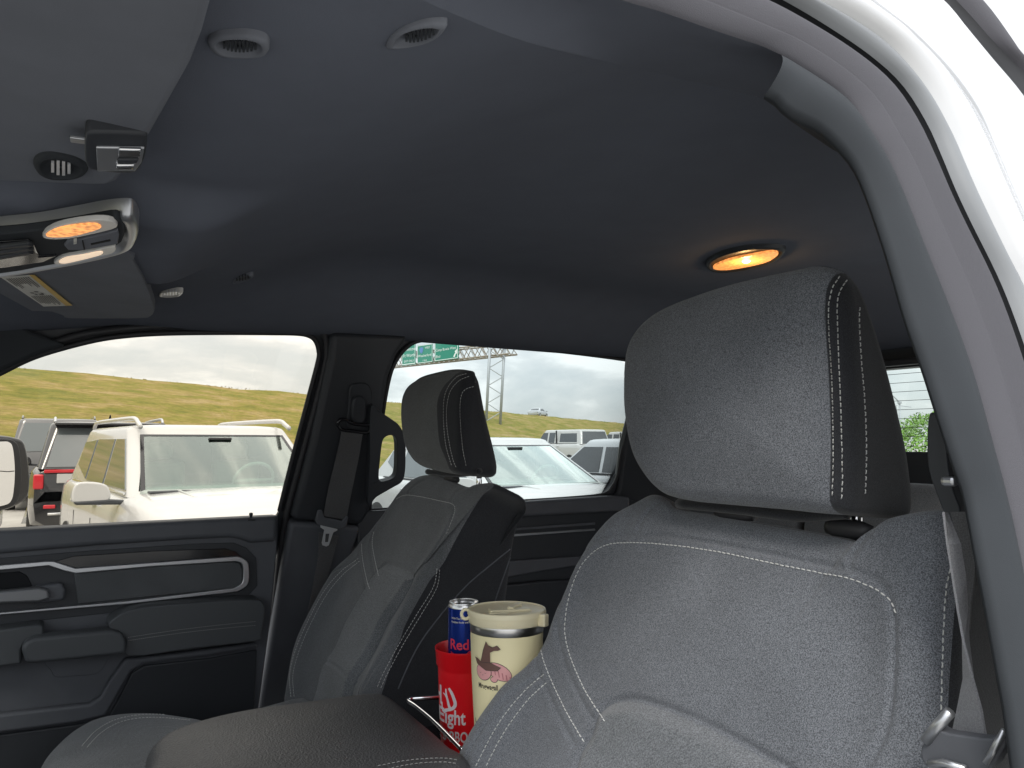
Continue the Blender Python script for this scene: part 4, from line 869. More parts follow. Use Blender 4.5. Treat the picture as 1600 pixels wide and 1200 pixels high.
# red stadium cup
c = hit((725, 1110), PX(.605)); c = V((.612, 1.135, .975))
cup = empty('red_cup', c, 'red plastic stadium cup with white antler print on the console', 'cup'); 
prof = [(.0362, 0), (.0372, .004), (.041, .085), (.0435, .143), (.0438, .147), (.0462, .151), (.0478, .173), (.0490, .175), (.0490, .178)]
mb = MB(); mb.lathe([(0, 0)]+prof+[(.0470, .178), (.0455, .175), (.044, .151), (.0415, .143), (.036, .006), (0, .006)], (0, 0, 0), 64)
BASE = V((0, 0, 0)); cb_ = mb.build('cup_body', M['red'], cup, auto=40)
pr = interp(prof); fa = facing(c)
ink = M['white_ink']
def ZP(X, Y):      # survey of the print on the cup -> (arc, height)
    x = (X-498)*.00012; r = pr(.05); return (r*math.asin(max(-.99, min(.99, x/r))), .043+(1000-Y)*.00012)
def stroke(pts, ws):
    L_s = []; R_s = []; P = cat(pts, 5, False); n = len(P)
    for i, (x, y) in enumerate(P):
        a = P[max(i-1, 0)]; b = P[min(i+1, n-1)]; d = math.hypot(b[0]-a[0], b[1]-a[1]) or 1; nx_, ny_ = -(b[1]-a[1])/d, (b[0]-a[0])/d; w_ = np.interp(i/(n-1), [j/(len(ws)-1) for j in range(len(ws))], ws)/2
        L_s.append((x+nx_*w_, y+ny_*w_)); R_s.append((x-nx_*w_, y-ny_*w_))
    return L_s+R_s[::-1]
for pts, ws in (([(225, 705), (262, 668), (320, 642), (368, 610), (388, 560), (370, 490), (335, 410), (300, 358)], [46, 42, 44, 46, 44, 40, 30]), ([(322, 640), (302, 590), (288, 530), (268, 450), (262, 375)], [40, 34, 30, 24, 14]), ([(286, 520), (262, 470), (228, 442)], [26, 22, 14]), ([(228, 700), (214, 640), (212, 572)], [26, 20, 10])):
    q_ = [ZP(X, Y) for X, Y in stroke(pts, ws)]; wrap_poly(q_, pr, (0, 0, 0), fa, 0, ink, 'antler_print', cup, lift=.0006)
def cup_text(s, size, X0, X1, Y0):
    v, f = text_geo(s, size, align='LEFT', bold=size*.022); xm = max(q[0] for q in v); v, f = refine(v, f)
    mk('lettering', on_cyl(pr, (0, 0, 0), [(ZP(X0+(X1-X0)*x/xm, 0)[0], ZP(0, Y0)[1]+y, 0) for x, y, z in v], fa, 0, .0005), f, ink, cup)
cup_text('Eight', .033, 148, 530, 838)
cup_text('H', .044, 118, 205, 606)
cup_text("it's BBQ", .024, 120, 560, 1075)
# energy drink can
c = V((.608, 1.128, 1.062))
can = empty('drink_can', c, 'slim blue energy drink can standing in the red cup', 'can'); BASE = V((0, 0, 0))
prof = [(.022, 0), (.0262, .006), (.0265, .1555), (.0262, .1580), (.0246, .1605), (.0243, .162)]
H_ = .166
prof = [(r, z*H_/.162) for r, z in prof]
mb = MB(); mb.lathe([(0, .003)]+prof[:3], n=48, mi=0); mb.lathe(prof[2:]+[(.0246, H_+.0015), (.0250, H_), (.0240, H_-.001), (.0225, H_-.005), (0, H_-.005)], n=48, mi=1)
mb.build('can_body', [M['canblue'], M['steel']], can, auto=40)
pr = interp(prof); fa = facing(c)
wrap_text('Red Bull', .0235, pr, (0, 0, 0), fa-.98, .094, M['canred'], 'lettering', can, align='LEFT', sx=.95)
wrap_text('With Taurine.', .0042, pr, (0, 0, 0), fa-.85, .143, M['label_w'], 'lettering', can, align='LEFT')
wrap_text('Vitalizes body and mind.', .0042, pr, (0, 0, 0), fa-.85, .137, M['label_w'], 'lettering', can, align='LEFT')
wrap_poly([(.000+.011*math.cos(a), .078+.011*math.sin(a)) for a in [i*math.pi/10 for i in range(20)]], pr, (0, 0, 0), fa+.35, 0, M['canyel'], 'emblem', can)
wrap_poly([(x_, y_+.020) for x_, y_ in ((-.016, .060), (-.011, .066), (-.002, .067), (.004, .072), (.008, .070), (.006, .064), (.012, .058), (.008, .056), (.002, .060), (-.006, .058), (-.012, .052), (-.014, .054))], pr, (0, 0, 0), fa+.22, 0, M['canred'], 'emblem', can, lift=.0008)
wrap_poly([(-.024, .090), (-.022, .086), (-.014, .083), (-.013, .086)], pr, (0, 0, 0), fa+.0, 0, M['canred'], 'emblem', can, lift=.0008)
# cream tumbler
c = V((.599, .974, 1.003))
tum = empty('tumbler', c, 'cream insulated tumbler with printed cats and a flat flip lid', 'tumbler'); BASE = V((0, 0, 0))
tum.rotation_euler = (math.radians(-1.5), math.radians(1.0), 0)
prof = [(.042, 0), (.0445, .005), (.048, .06), (.0535, .150), (.0556, .211)]
mb = MB(); mb.lathe([(0, 0)]+prof, n=72); mb.build('tumbler_body', M['cream'], tum, auto=40)
mb = MB(); mb.lathe([(.0554, .211), (.0560, .2115), (.0564, .2235), (.0558, .225)], n=72); mb.build('steel_rim', M['steel'], tum, smooth=True)
mb = MB(); mb.lathe([(.050, .2238), (.0574, .2238), (.0582, .2250), (.0588, .236), (.0602, .236), (.0602, .241), (.0590, .2435), (.0565, .2440), (.0555, .2422), (.0545, .2418), (.018, .2418), (0, .2418)], n=72)
lidb = mb.build('lid', M['cream_lid'], tum, auto=35)
fa = facing(c); R_ = Matrix.Rotation(fa, 3, 'Z')
mb = MB()
def L_(x, y, z): return R_ @ V((x, y, z))
mb.box(L_(.012, .004, .2420), (.018, .062, .006), R_ @ Matrix.Rotation(.25, 3, 'Z')); mb.box(L_(-.004, .012, .2435), (.040, .010, .009), R_ @ Matrix.Rotation(-.35, 3, 'Z')); mb.box(L_(.030, -.012, .2410), (.006, .030, .004), R_ @ Matrix.Rotation(.25, 3, 'Z'))
mb.build('flip_tab', M['cream_lid'], lidb, bevel=.0015)
mb = MB(); mb.tube([L_(.010+.007*math.cos(a), -.0625+.0065*math.sin(a), .228) for a in [i*math.pi/8 for i in range(16)]], .0025, 8, closed=True)
mb.v = [tuple(R_ @ (Matrix.Rotation(math.radians(80), 3, 'Y') @ (R_.transposed() @ V(q)-V((.010, -.0625, .228))))+L_(.006, -.0625, .2355)) for q in mb.v]
mb.build('lid_loop', M['cream_lid'], lidb, smooth=True)
mb = MB(); mb.box(L_(.030, .0505, .232), (.022, .012, .018), R_ @ Matrix.Rotation(.95, 3, 'Z')); mb.build('lid_hinge', M['cream_lid'], lidb, bevel=.002)
pr = interp(prof+[(.0582, .2250), (.0588, .236)])
wrap_text('sooov', .009, pr, (0, 0, 0), fa-.05, .2268, M['cream_lid'], 'embossed_word', lidb, lift=.0006)
A0 = fa-.58
def wp(pts, m, name, lift=.0004, a=A0, z=0):
    pts = [(x*1.25, .152+(y-.1175)*1.22) if y > .11 else (x, y) for x, y in pts]
    return wrap_poly(pts, pr, (0, 0, 0), a, z, m, name, tum, lift=lift)
def ell(cx, cy, rx, ry, n=20, rot=0): return [(cx+rx*math.cos(t)*math.cos(rot)-ry*math.sin(t)*math.sin(rot), cy+rx*math.cos(t)*math.sin(rot)+ry*math.sin(t)*math.cos(rot)) for t in [2*math.pi*i/n for i in range(n)]]
def grow(p, d):
    cx = sum(q[0] for q in p)/len(p); cy = sum(q[1] for q in p)/len(p); return [(x+(x-cx)/max(math.hypot(x-cx, y-cy), 1e-6)*d, y+(y-cy)/max(math.hypot(x-cx, y-cy), 1e-6)*d) for x, y in p]
def ink_shape(p, m, name, lift): wp(grow(p, .0007), M['inkk'], 'outline_print', lift); wp(p, m, name, lift+.0002)
ink_shape(ell(.016, .1265, .0155, .0085, rot=-.45), M['pink'], 'cat_print', .0004)
ink_shape(ell(.010, .1175, .004, .003), M['pink'], 'cat_print', .0005)
for i in range(5): wp([(.010+.0045*i, .1300-.0022*i), (.0115+.0045*i, .1298-.0022*i), (.0125+.0045*i, .1230-.0025*i), (.0115+.0045*i, .1228-.0025*i)], M['pinkd'], 'stripe_print', .0009)
ink_shape(ell(-.004, .1250, .0105, .0095), M['pink'], 'cat_print', .0011)
ink_shape([(-.017, .140), (-.013, .133), (.000, .1275), (.014, .128), (.018, .132), (.010, .135), (.005, .137), (-.006, .136), (-.012, .139)], M['brown'], 'hat_print', .0016)
ink_shape([(-.007, .136), (-.003, .150), (.001, .1605), (.004, .156), (.009, .1545), (.014, .157), (.018, .153), (.015, .1515), (.010, .151), (.006, .149), (.006, .137)], M['brown'], 'hat_print', .0019)
for px_ in (-.008, -.001): wp([(px_-.0018, .1240), (px_, .1231), (px_+.0018, .1240), (px_, .1236)], M['inkk'], 'face_print', .0016)
wp([(-.006, .1216), (-.0045, .1207), (-.003, .1216), (-.0045, .1212)], M['inkk'], 'face_print', .0016)
wrap_text('Mrugwagall', .0105, pr, (0, 0, 0), A0+.02, .1370, M['inkk'], 'lettering', tum, sx=.72)
ink_shape(ell(-.026, .070, .0085, .010), M['brown'], 'cat_print', .0004)
ink_shape([(-.0285, .079), (-.0290, .090), (-.0235, .0795)], M['brown'], 'cat_print', .0005)
ink_shape(ell(-.027, .053, .0085, .010), M['orange'], 'cat_print', .0011)
ink_shape(ell(.026, .098, .009, .007), M['orange'], 'cat_print', .0004)
ink_shape([(.019, .101), (.018, .1095), (.024, .105)], M['orange'], 'cat_print', .0006)
# ================================================================== OUTSIDE
BASE = V((0, 0, 0))
M['asphalt'] = mat('lot_concrete', (.36, .35, .33), .9, var=(1.3, .12, 6), bump=(60, .4, .01))
M['road'] = mat('highway_concrete', (.38, .37, .35), .9, var=(.5, .1))
def grass_mat():
    m = bpy.data.materials.new('dry_grass'); m.use_nodes = True; t = m.node_tree; b = t.nodes['Principled BSDF']; b.inputs['Roughness'].default_value = .95; b.inputs['Specular IOR Level'].default_value = .1
    g = N(t, 'ShaderNodeNewGeometry'); mp = N(t, 'ShaderNodeMapping'); mp.inputs['Rotation'].default_value = (0, 0, -GR); t.links.new(g.outputs['Position'], mp.inputs[0])
    mp2 = N(t, 'ShaderNodeMapping'); mp2.inputs['Scale'].default_value = (.55, 1.2, 1.2); t.links.new(mp.outputs[0], mp2.inputs[0])
    n = N(t, 'ShaderNodeTexNoise', Scale=.55, Detail=7.0, Roughness=.68); t.links.new(mp2.outputs[0], n.inputs['Vector'])
    r = N(t, 'ShaderNodeValToRGB'); e = r.color_ramp.elements; e[0].position = .36; e[0].color = (.15, .155, .036, 1); e[1].position = .66; e[1].color = (.34, .265, .13, 1)
    q = e.new(.47); q.color = (.215, .195, .048, 1); q = e.new(.56); q.color = (.275, .215, .078, 1); t.links.new(n.outputs[0], r.inputs[0])
    n2 = N(t, 'ShaderNodeTexNoise', Scale=4.0, Detail=8.0, Roughness=.8); t.links.new(mp2.outputs[0], n2.inputs['Vector'])
    mr = N(t, 'ShaderNodeMapRange'); mr.inputs[1].default_value = .3; mr.inputs[2].default_value = .7; mr.inputs[3].default_value = .62; mr.inputs[4].default_value = 1.3; t.links.new(n2.outputs[0], mr.inputs[0])
    mu = N(t, 'ShaderNodeMixRGB', blend_type='MULTIPLY'); mu.inputs[0].default_value = 1; t.links.new(r.outputs[0], mu.inputs[1]); t.links.new(mr.outputs[0], mu.inputs[2]); t.links.new(mu.outputs[0], b.inputs['Base Color'])
    bp = N(t, 'ShaderNodeBump', Strength=.7, Distance=.15); t.links.new(n2.outputs[0], bp.inputs['Height']); t.links.new(bp.outputs[0], b.inputs['Normal'])
    return m
CZ = 5.4
A_, B_ = hit((30, 575), PZ(CZ)), hit((865, 651.5), PZ(CZ))
GD = (B_-A_); GD.z = 0; GD.normalize(); GN = V((GD.y, -GD.x, 0))
if GN.dot(-A_) < 0: GN = -GN
GR = math.atan2(GD.y, GD.x); M['grass'] = grass_mat()
mb = MB(); mb.add([(-600, -600, 0), (900, -600, 0), (900, 900, 0), (-600, 900, 0)], [(0, 1, 2, 3)])
o = mb.build('ground', M['asphalt'], kind='structure')
def bank_z(o_, s):   # o_ = metres in front of the crest (towards the lot)
    if o_ < -40: return CZ
    if o_ <= 0: return CZ+.02*o_*0
    t = min(o_/19, 1); return CZ*(1-t)**1.05*(1+.06*math.sin(t*math.pi))+.05*math.sin(s*.35+o_)*math.sin(t*math.pi)
v = []; f = []; os_ = [-60, -42, -6, -3, -1, 0, .6, 1.2]+[2+i*1.0 for i in range(18)]+[20]
ss_ = [-160+i*4 for i in range(200)]
for s in ss_:
    for q in os_:
        p = A_+GD*s+GN*q; z = bank_z(q, s); 
        if -6 <= q <= 1.2: z += .06*math.sin(s*.7)+.04*math.sin(s*1.9)
        v.append((p.x, p.y, z-.02 if q >= 20 else z))
n_ = len(os_)
for i in range(len(ss_)-1):
    for j in range(n_-1): f.append((i*n_+j, i*n_+j+1, (i+1)*n_+j+1, (i+1)*n_+j))
mk('grass_embankment', v, f, M['grass'], None, smooth=True, kind='structure')
v = [A_+GD*s+GN*q+V((0, 0, .12)) for s in (-160, 636) for q in (-8, -40)]
mk('highway', v, [(0, 1, 3, 2)], M['road'], None, kind='structure')
# short seed tufts along the crest break the skyline
random.seed(3); mb = MB()
for i in range(1500):
    s = random.uniform(-12, 130); q = random.uniform(-1.5, .6); p = A_+GD*s+GN*q; z = bank_z(q, s); hgt = random.uniform(.02, .09); a = random.uniform(0, 6.28); w_ = random.uniform(.03, .10)
    d = V((math.cos(a)*w_, math.sin(a)*w_, 0)); p = V((p.x, p.y, z)); mb.add([p-d, p+d, p+V((random.uniform(-.05, .05), random.uniform(-.05, .05), hgt))], [(0, 1, 2)])
mb.build('grass_tufts', M['grass'], None, kind='stuff')
# parking bay lines
mb = MB()
for i in range(-4, 10):
    for y0 in (5.4, 16.5): mb.box((i*2.75-.35, y0+2.5, .004), (.1, 5.2, .001))
mb.build('bay_lines', M['paint'], None, kind='structure')

M['cpaint'] = mat('white_car_paint', (.47, .47, .465), .25, coat=.6)
M['tyre'] = mat('tyre_rubber', (.02, .02, .02), .85); M['rim'] = mat('alloy_rim', (.55, .55, .56), .3, metal=.9)
M['cargl'] = mat('tinted_car_glass', (.035, .04, .045), .04, spec=.9, coat=.4)
M['cargl2'] = mat('grey_car_glass', (.11, .125, .13), .05, spec=.9, coat=.5)
M['wscr'] = glass('car_windscreen', (.60, .76, .69), 4.0, (.88, .97, .93))
M['blackpaint'] = mat('black_body_paint', (.02, .02, .022), .2, coat=.8)
M['silverpaint'] = mat('silver_body_paint', (.50, .52, .54), .3, metal=.4, coat=.6)
M['champ'] = mat('pearl_silver_paint', (.62, .60, .56), .3, metal=.3, coat=.6)
M['graph'] = mat('graphite_paint', (.13, .13, .135), .25, metal=.3, coat=.7)
M['redlens'] = mat('red_tail_lens', (.50, .02, .03), .2, coat=.5); M['intr'] = mat('car_interior', (.30, .34, .32), .8)
def rrect(x0, x1, w, r, n=8):
    o = []
    for cx, cy, a0 in ((x1-r, w-r, 0), (x0+r, w-r, 90), (x0+r, -w+r, 180), (x1-r, -w+r, 270)):
        for k in range(n+1):
            a = math.radians(a0+90*k/n); o.append((cx+r*math.cos(a), cy+r*math.sin(a)))
    return o
def bowed(x0, x1, w, r, bow, n=8):
    o = rrect(x0, x1, w, r, n); m_ = len(o); q = o[:n+1]; a, b = o[-1], o[0]   # front edge runs from last point (y=-w+r) to first (y=w-r)
    fr = [(x1, -w+r+(2*(w-r))*k/10) for k in range(1, 10)]
    o = o+fr
    return [(x-bow*(abs(y)/w)**2*max(0, (x-(x1+x0)/2)/((x1-x0)/2))**3, y) for x, y in o]
def car(name, loc, rz, label, category, L, W, H, belt, cowl, gx, paint, side_glass, front_glass=None, wins=(), group='cars parked in the lot', detail=2, rails=None, rear_glass=None, hood=None, name_extra=None, wheel=.34, lift=.02, wr=.77):
    """gx = (cowl x, roof front x, roof rear x, tail x) along the car, +x forward"""
    global BASE
    root = empty(name, loc, label, category, group, rz); BASE = V((0, 0, 0))
    hl = L/2; hw = W/2; c1, r1, r0, c0 = gx; hz = hood or belt-.06
    st = [(-hl, .80, .50, belt-.25), (-hl+.04, .93, .34, belt-.06), (-hl+.25, .985, .28, belt), (c0+.3, 1, .25, belt), (r0*.4, 1, .25, belt-.01), (.2, 1, .25, belt-.02), (c1-.2, 1, .25, belt-.03), (c1+.05, 1, .25, cowl), (c1+.45*(hl-c1), .985, .25, hz+.02), (hl-.30, .95, .27, hz-.06), (hl-.10, .88, .30, hz-.16), (hl-.01, .76, .38, hz-.34)]
    lines = []
    for (x, kw, zb, zt) in st:
        w_ = hw*kw; half = [(0, zb), (w_*.80, zb), (w_*.965, zb+.10), (w_, zb+.32), (w_*.995, zt-.22), (w_*.975, zt-.07), (w_*.93, zt-.015), (w_*.84, zt+.012), (w_*.45, zt+.035), (0, zt+.04)]
        lines.append([V((x, y, z)) for y, z in half]+[V((x, -y, z)) for y, z in half[-2:0:-1]])
    n = len(lines[0]); vv = [p for l in lines for p in l]; ff = []
    for i in range(len(lines)-1):
        for k in range(n): ff.append((i*n+k, i*n+(k+1) % n, (i+1)*n+(k+1) % n, (i+1)*n+k))
    ff.append(tuple(range(n))[::-1]); ff.append(tuple((len(lines)-1)*n+k for k in range(n)))
    body = mk('body', vv, ff, paint, root, auto=50, bevel=.015, seg=2)
    BOW = .17; wb = hw*.90; wt = hw*wr
    def lvl(t): return (c0+(r0-c0)*t, c1+(r1-c1)*t, wb+(wt-wb)*t)
    lv = [(t, belt-.03+(H-.06-belt+.03)*t) for t in (0, .08, .35, .65, .90, 1.0)]
    rings = []
    for t, z in lv: a, b, w_ = lvl(t); rings.append([(x, y, z) for x, y in bowed(a, b, w_, .07+.05*t, BOW*(1-.35*t))])
    a, b, w_ = lvl(1)
    for ins, dz in ((.02, .025), (.07, .042), (.25, .053), (.55, .06)): rings.append([(x, y, H-.06+dz) for x, y in bowed(a+ins*.8, b-ins*.8, w_-ins, .12 if ins < .2 else .05, BOW*(.65 if ins < .2 else .2))])
    m = len(rings[0]); vv = [p for r in rings for p in r]; ff = []
    def isfront(i, k):   # opening behind a see-through windscreen
        return front_glass is M['wscr'] and 1 <= i <= 3 and k >= m-10
    for i in range(len(rings)-1):
        for k in range(m):
            if isfront(i, k): continue
            ff.append((i*m+k, i*m+(k+1) % m, (i+1)*m+(k+1) % m, (i+1)*m+k))
    ff.append(tuple((len(rings)-1)*m+k for k in range(m)))
    mk('roof', vv, ff, paint, root, auto=55)
    def zf(t): return belt-.03+(H-.03-belt)*t
    def side_pt(x, t, s, d=.006): w_ = lvl(t)[2]+d; return V((x, s*w_, zf(t)))
    for s in (1, -1):
        for (nm, q) in wins:
            P = [side_pt(x, t, s, .010) for x, t in cat(q, 1)] if 0 else [side_pt(x, t, s, .010) for x, t in q]
            slab('side_window', P, (0, -s*.012, 0), side_glass, root, bevel=.003)
        if detail >= 1 and wins:
            xs = [x for _, q in wins for x, t in q]; P0 = [side_pt(x, .05, s, .008) for x in (min(xs)-.02, max(xs)+.02)]
            mb = MB(); mb.tube(P0, .012, 6); mb.build('window_sill', M['rubber'] if detail < 3 else M['chrome'], root)
    def end_pt(y, t, fr, d=.008):
        x = (c1+(r1-c1)*t+d) if fr else (c0+(r0-c0)*t-d); return V((x, y, zf(t)))
    def ws_pt(s, t, d):       # point on the bowed windscreen, s in -1..1
        a_, b_, w_ = lvl(t); y = s*(w_-.085); bw = BOW*(1-.35*t); return V((b_-bw*(abs(y)/w_)**2+d, y, zf(t)))
    def patch(nm, s0, s1, t0, t1, d, m_, ns=14, nt=4): return loft(nm, [[ws_pt(s0+(s1-s0)*i/ns, t0+(t1-t0)*j/nt, d) for i in range(ns+1)] for j in range(nt+1)], m_, root)
    patch('windshield', -1, 1, .045, .93, .010, front_glass or side_glass)
    for q in ((-1.0, -.955, .045, .93), (.955, 1.0, .045, .93)): patch('glass_border', q[0], q[1], q[2], q[3], .013, M['gloss'], 2)
    patch('glass_border', -.955, .955, .90, .93, .013, M['gloss']); patch('glass_border', -.955, .955, .045, .085, .013, M['gloss'])
    for fr, gm in ((False, rear_glass or side_glass),):
        w0, w1 = wb-.10, wt-.10; t0, t1 = .04, .93
        P = [end_pt(y, t, fr) for y, t in ((-w0, t0), (w0, t0), (w1, t1), (-w1, t1))]
        d = V((-.010, 0, -.006)) if fr else V((.010, 0, 0))
        g = slab('windshield' if fr else 'rear_window', P, d, gm, root, bevel=.002)
        if fr or detail >= 2:   # black frit border
            c_ = sum(P, V((0, 0, 0)))/4; Pi = [c_+(p-c_)*.93 for p in P]; 
            slab('glass_border', [c_+(p-c_)*1.012+(V((.003, 0, .002)) if fr else V((-.003, 0, 0))) for p in P], d*.3, M['gloss'], root, bevel=0, holes=([p+(V((.003, 0, .002)) if fr else V((-.003, 0, 0))) for p in Pi],))
    for x in (hl-.90, -hl+.85):
        for s in (1, -1):
            mb = MB(); pr_ = [(0, -.11), (wheel*.97, -.11), (wheel, -.08), (wheel, .08), (wheel*.96, .11), (wheel*.66, .10)]
            mb.lathe(pr_, n=28); mb.v = [(x+q[0], s*(hw-.10)+q[2]*s, wheel+q[1]) for q in mb.v]; wh = mb.build('wheel', M['tyre'], root, smooth=True)
            mb = MB(); mb.lathe([(wheel*.66, .10), (wheel*.62, .07), (wheel*.2, .085), (0, .10)], n=20); mb.v = [(x+q[0], s*(hw-.10)+q[2]*s, wheel+q[1]) for q in mb.v]; mb.build('rim', M['rim'], wh, smooth=True)
    if detail >= 1:
        for s in (1, -1):
            c = V((c1-.12, s*(hw+.17), belt+.01)); 
            fr2 = [c+V((0, y*s, z)) for y, z in cat([(-.12, -.055), (.10, -.06), (.125, -.02), (.115, .06), (.07, .095), (-.06, .085), (-.12, .045)], 3)]
            slab('mirror', fr2, (-.10, 0, 0), paint, root, bevel=.028, seg=4)
            slab('mirror_base', [c+V((.012, y*s, z)) for y, z in ((-.28, -.09), (.10, -.075), (.11, -.05), (-.14, -.045), (-.28, -.06))], (-.08, 0, 0), M['black'], root, bevel=.01)
            for dx in (c1-1.15, c1-2.1):
                mb = MB(); mb.box((dx, s*(hw+.005), belt-.13), (.18, .03, .03)); mb.build('door_handle', paint, root, bevel=.01)
            for dx in (c1-.25, c1-1.28, c1-2.28):
                mb = MB(); mb.box((dx, s*(hw-.006), belt-.50), (.007, .012, .46)); mb.build('door_gap', M['rubber'], root)
        if front_glass is M['wscr']:
            mb = MB(); mb.box((c1-.30, 0, cowl-.02), (.52, wb*1.8, .10)); mb.build('dashboard', M['intr'], root, bevel=.04)
            for s in (.36, -.36):
                mb = MB(); mb.box((-.25+r1*.4, s, belt-.02), (.14, .46, .5)); mb.box((-.30+r1*.4, s, belt+.33), (.10, .26, .17)); mb.build('seat', M['intr'], root, bevel=.05, seg=3)
            mb = MB(); T_ = Matrix.Rotation(math.radians(-62), 3, 'Y')
            c = V((c1-.78, .36, cowl+.05)); mb.tube([c+T_ @ V((.185*math.cos(a), .185*math.sin(a), 0)) for a in [i*math.pi/14 for i in range(28)]], .016, 8, closed=True)
            mb.tube([c+T_ @ V((0, -.18, 0)), c+T_ @ V((0, .18, 0))], .02, 6); mb.build('steering_wheel', M['intr'], root, smooth=True)
            mb = MB(); a0 = end_pt(0, .93, True, -.03); mb.box(a0+V((-.06, 0, -.07)), (.05, .26, .07)); mb.build('rearview_mirror', M['black'], root, bevel=.01)
            mb = MB(); mb.box(end_pt(0, .86, True, .012), (.06, .20, .02)); mb.build('camera_housing', M['rubber'], root, bevel=.006)
        for s in (.15, -.5):
            P0 = [end_pt(s, .03, True, .03), end_pt(s+.25, .05, True, .03), end_pt(s+.56, .06, True, .025)]
            mb = MB(); mb.tube(P0, [.012, .009, .006], 6); mb.build('wiper', M['rubber'], root)
        for s in (1, -1):
            mb = MB(); mb.box((hl-.13, s*(hw-.30), hz-.20), (.20, .34, .13)); mb.build('headlight', M['lens'], root, bevel=.04, seg=3)
        mb = MB(); mb.box((hl-.01, 0, hz-.26), (.05, .9, .16)); mb.build('grille', M['gloss'], root, bevel=.02)
        for s in (1, -1):     # hood creases
            mb = MB(); mb.tube([V((c1+.06, s*wb*.62, cowl+.030)), V((c1+.40*(hl-c1), s*wb*.58, hz+.048)), V((hl-.35, s*wb*.50, hz-.03))], [.012, .016, .008], 8); mb.build('hood_crease', paint, root, smooth=True)
        mb = MB(); mb.box((c1+.05, 0, cowl+.022), (.10, wb*1.75, .02)); mb.build('cowl_panel', M['black'], root, bevel=.008)
    if rails:
        for s in (1, -1):
            y = s*(wt-.055); a, b = rails
            P = cat([(b+.12, y, H-.035), (b, y, H+.005), (b-.12, y, H+.038), (b-.45, y, H+.046), ((a+b)/2, y, H+.048), (a+.4, y, H+.046), (a+.10, y, H+.034), (a, y, H-.02)], 4, False)
            mb = MB(); mb.tube(P, .019, 8, flat=1.2); mb.build('roof_rail', paint if paint is not M['blackpaint'] else M['satin'], root, smooth=True)
    return root
def W4(x0, x1, x2, x3, t0=.10, t1=.86): return [(x0, t0), (x1, t0), (x2, t1), (x3, t1)]
# white SUV, nose towards our truck
suv = car('parked_car', (1.25, 7.78, 0), math.radians(-84), 'white SUV with roof rails and large windshield facing the passenger window', 'car', 4.66, 1.86, 1.665, 1.09, 1.085, (1.28, .50, -1.75, -2.16), M['cpaint'], M['cargl2'], M['wscr'],
    wins=(('a', W4(.98, .02, .02, .40)), ('b', W4(-.06, -.98, -.92, -.06)), ('c', [(-1.06, .12), (-1.75, .35), (-1.68, .80), (-1.0, .85)])), rails=(-1.75, .48), hood=1.03, detail=3)
mb = MB(); random.seed(5)
for i in range(26):
    x = 1.55+random.uniform(-.09, .09); y = .44+random.uniform(-.07, .07); mb.box((x, y, 1.119), (random.uniform(.006, .03), random.uniform(.004, .02), .002), Matrix.Rotation(random.uniform(0, 3), 3, 'Z'))
BASE = V((0, 0, 0)); mb.build('hood_marks', M['ink'], suv, kind='stuff')  # irregular cluster of small dark marks on the hood
# white sedan further back in the same row
car('parked_car', (4.80, 8.20, 0), math.radians(-90), 'white car whose sloping windshield and steering wheel show through the rear side window', 'car', 4.75, 1.85, 1.56, 1.02, 1.00, (1.48, .42, -1.35, -2.0), M['cpaint'], M['cargl2'], M['wscr'],
    wins=(('a', W4(.95, -.05, -.05, .30)), ('b', W4(-.13, -1.0, -.9, -.13)), ('c', [(-1.08, .14), (-1.5, .45), (-1.40, .75), (-1.0, .82)])), hood=.96, detail=2)
# silver wagon beyond it
car('parked_car', (7.65, 8.55, 0), math.radians(90), 'silver car with dark side windows parked behind the white sloping windshield', 'car', 4.6, 1.82, 1.555, 1.04, 1.0, (1.35, .55, -1.75, -2.1), M['silverpaint'], M['cargl'],
    wins=(('a', W4(2.0-1.0, .0, .0, .45)), ('b', W4(-.08, -1.05, -.95, -.08)), ('c', [(-1.12, .12), (-1.8, .30), (-1.65, .78), (-1.03, .84)])), hood=.95, detail=1)
# black SUV, tail towards us
BK = car('parked_car', (.74, 14.3, 0), math.radians(90), 'black SUV with a red light bar across its tail behind the white SUV', 'car', 4.75, 1.95, 1.80, 1.16, 1.12, (1.3, .65, -2.05, -2.32), M['blackpaint'], M['cargl'], rear_glass=M['cargl2'],
    wins=(('a', W4(1.0, .05, .05, .5)), ('b', W4(-.05, -1.0, -.95, -.05)), ('c', W4(-1.08, -2.0, -1.85, -1.05))), rails=(-1.95, .55), detail=1)
mb = MB(); mb.box((-2.40, 0, 1.10), (.03, 1.60, .045)); mb.build('light_bar', M['redlens'], BK, bevel=.008)
mb = MB(); mb.box((-2.385, 0, 1.00), (.03, 1.30, .13)); mb.build('tail_panel', M['cpaint'], BK, bevel=.01)
for s in (1, -1):
    mb = MB(); mb.box((-2.37, s*.86, .96), (.06, .12, .20)); mb.build('tail_light', M['redlens'], BK, bevel=.02)
    mb = MB(); mb.box((-2.37, s*.55, .52), (.05, .38, .035)); mb.build('bumper_trim', M['chrome'], BK, bevel=.01)
    mb = MB(); mb.box((-2.39, s*.72, .62), (.03, .14, .05)); mb.build('reflector', M['redlens'], BK, bevel=.01)
mb = MB(); mb.box((-2.38, 0, .80), (.02, .40, .16)); mb.build('number_plate', M['label_w'], BK, bevel=.004)
mb = MB(); mb.tube([(-1.7, 0, 1.79), (-1.78, 0, 1.90)], [.03, .008], 8); mb.build('roof_antenna', M['gloss'], BK)
mb = MB(); mb.box((-2.10, 0, 1.755), (.30, 1.4, .035)); mb.build('rear_spoiler', M['blackpaint'], BK, bevel=.012)
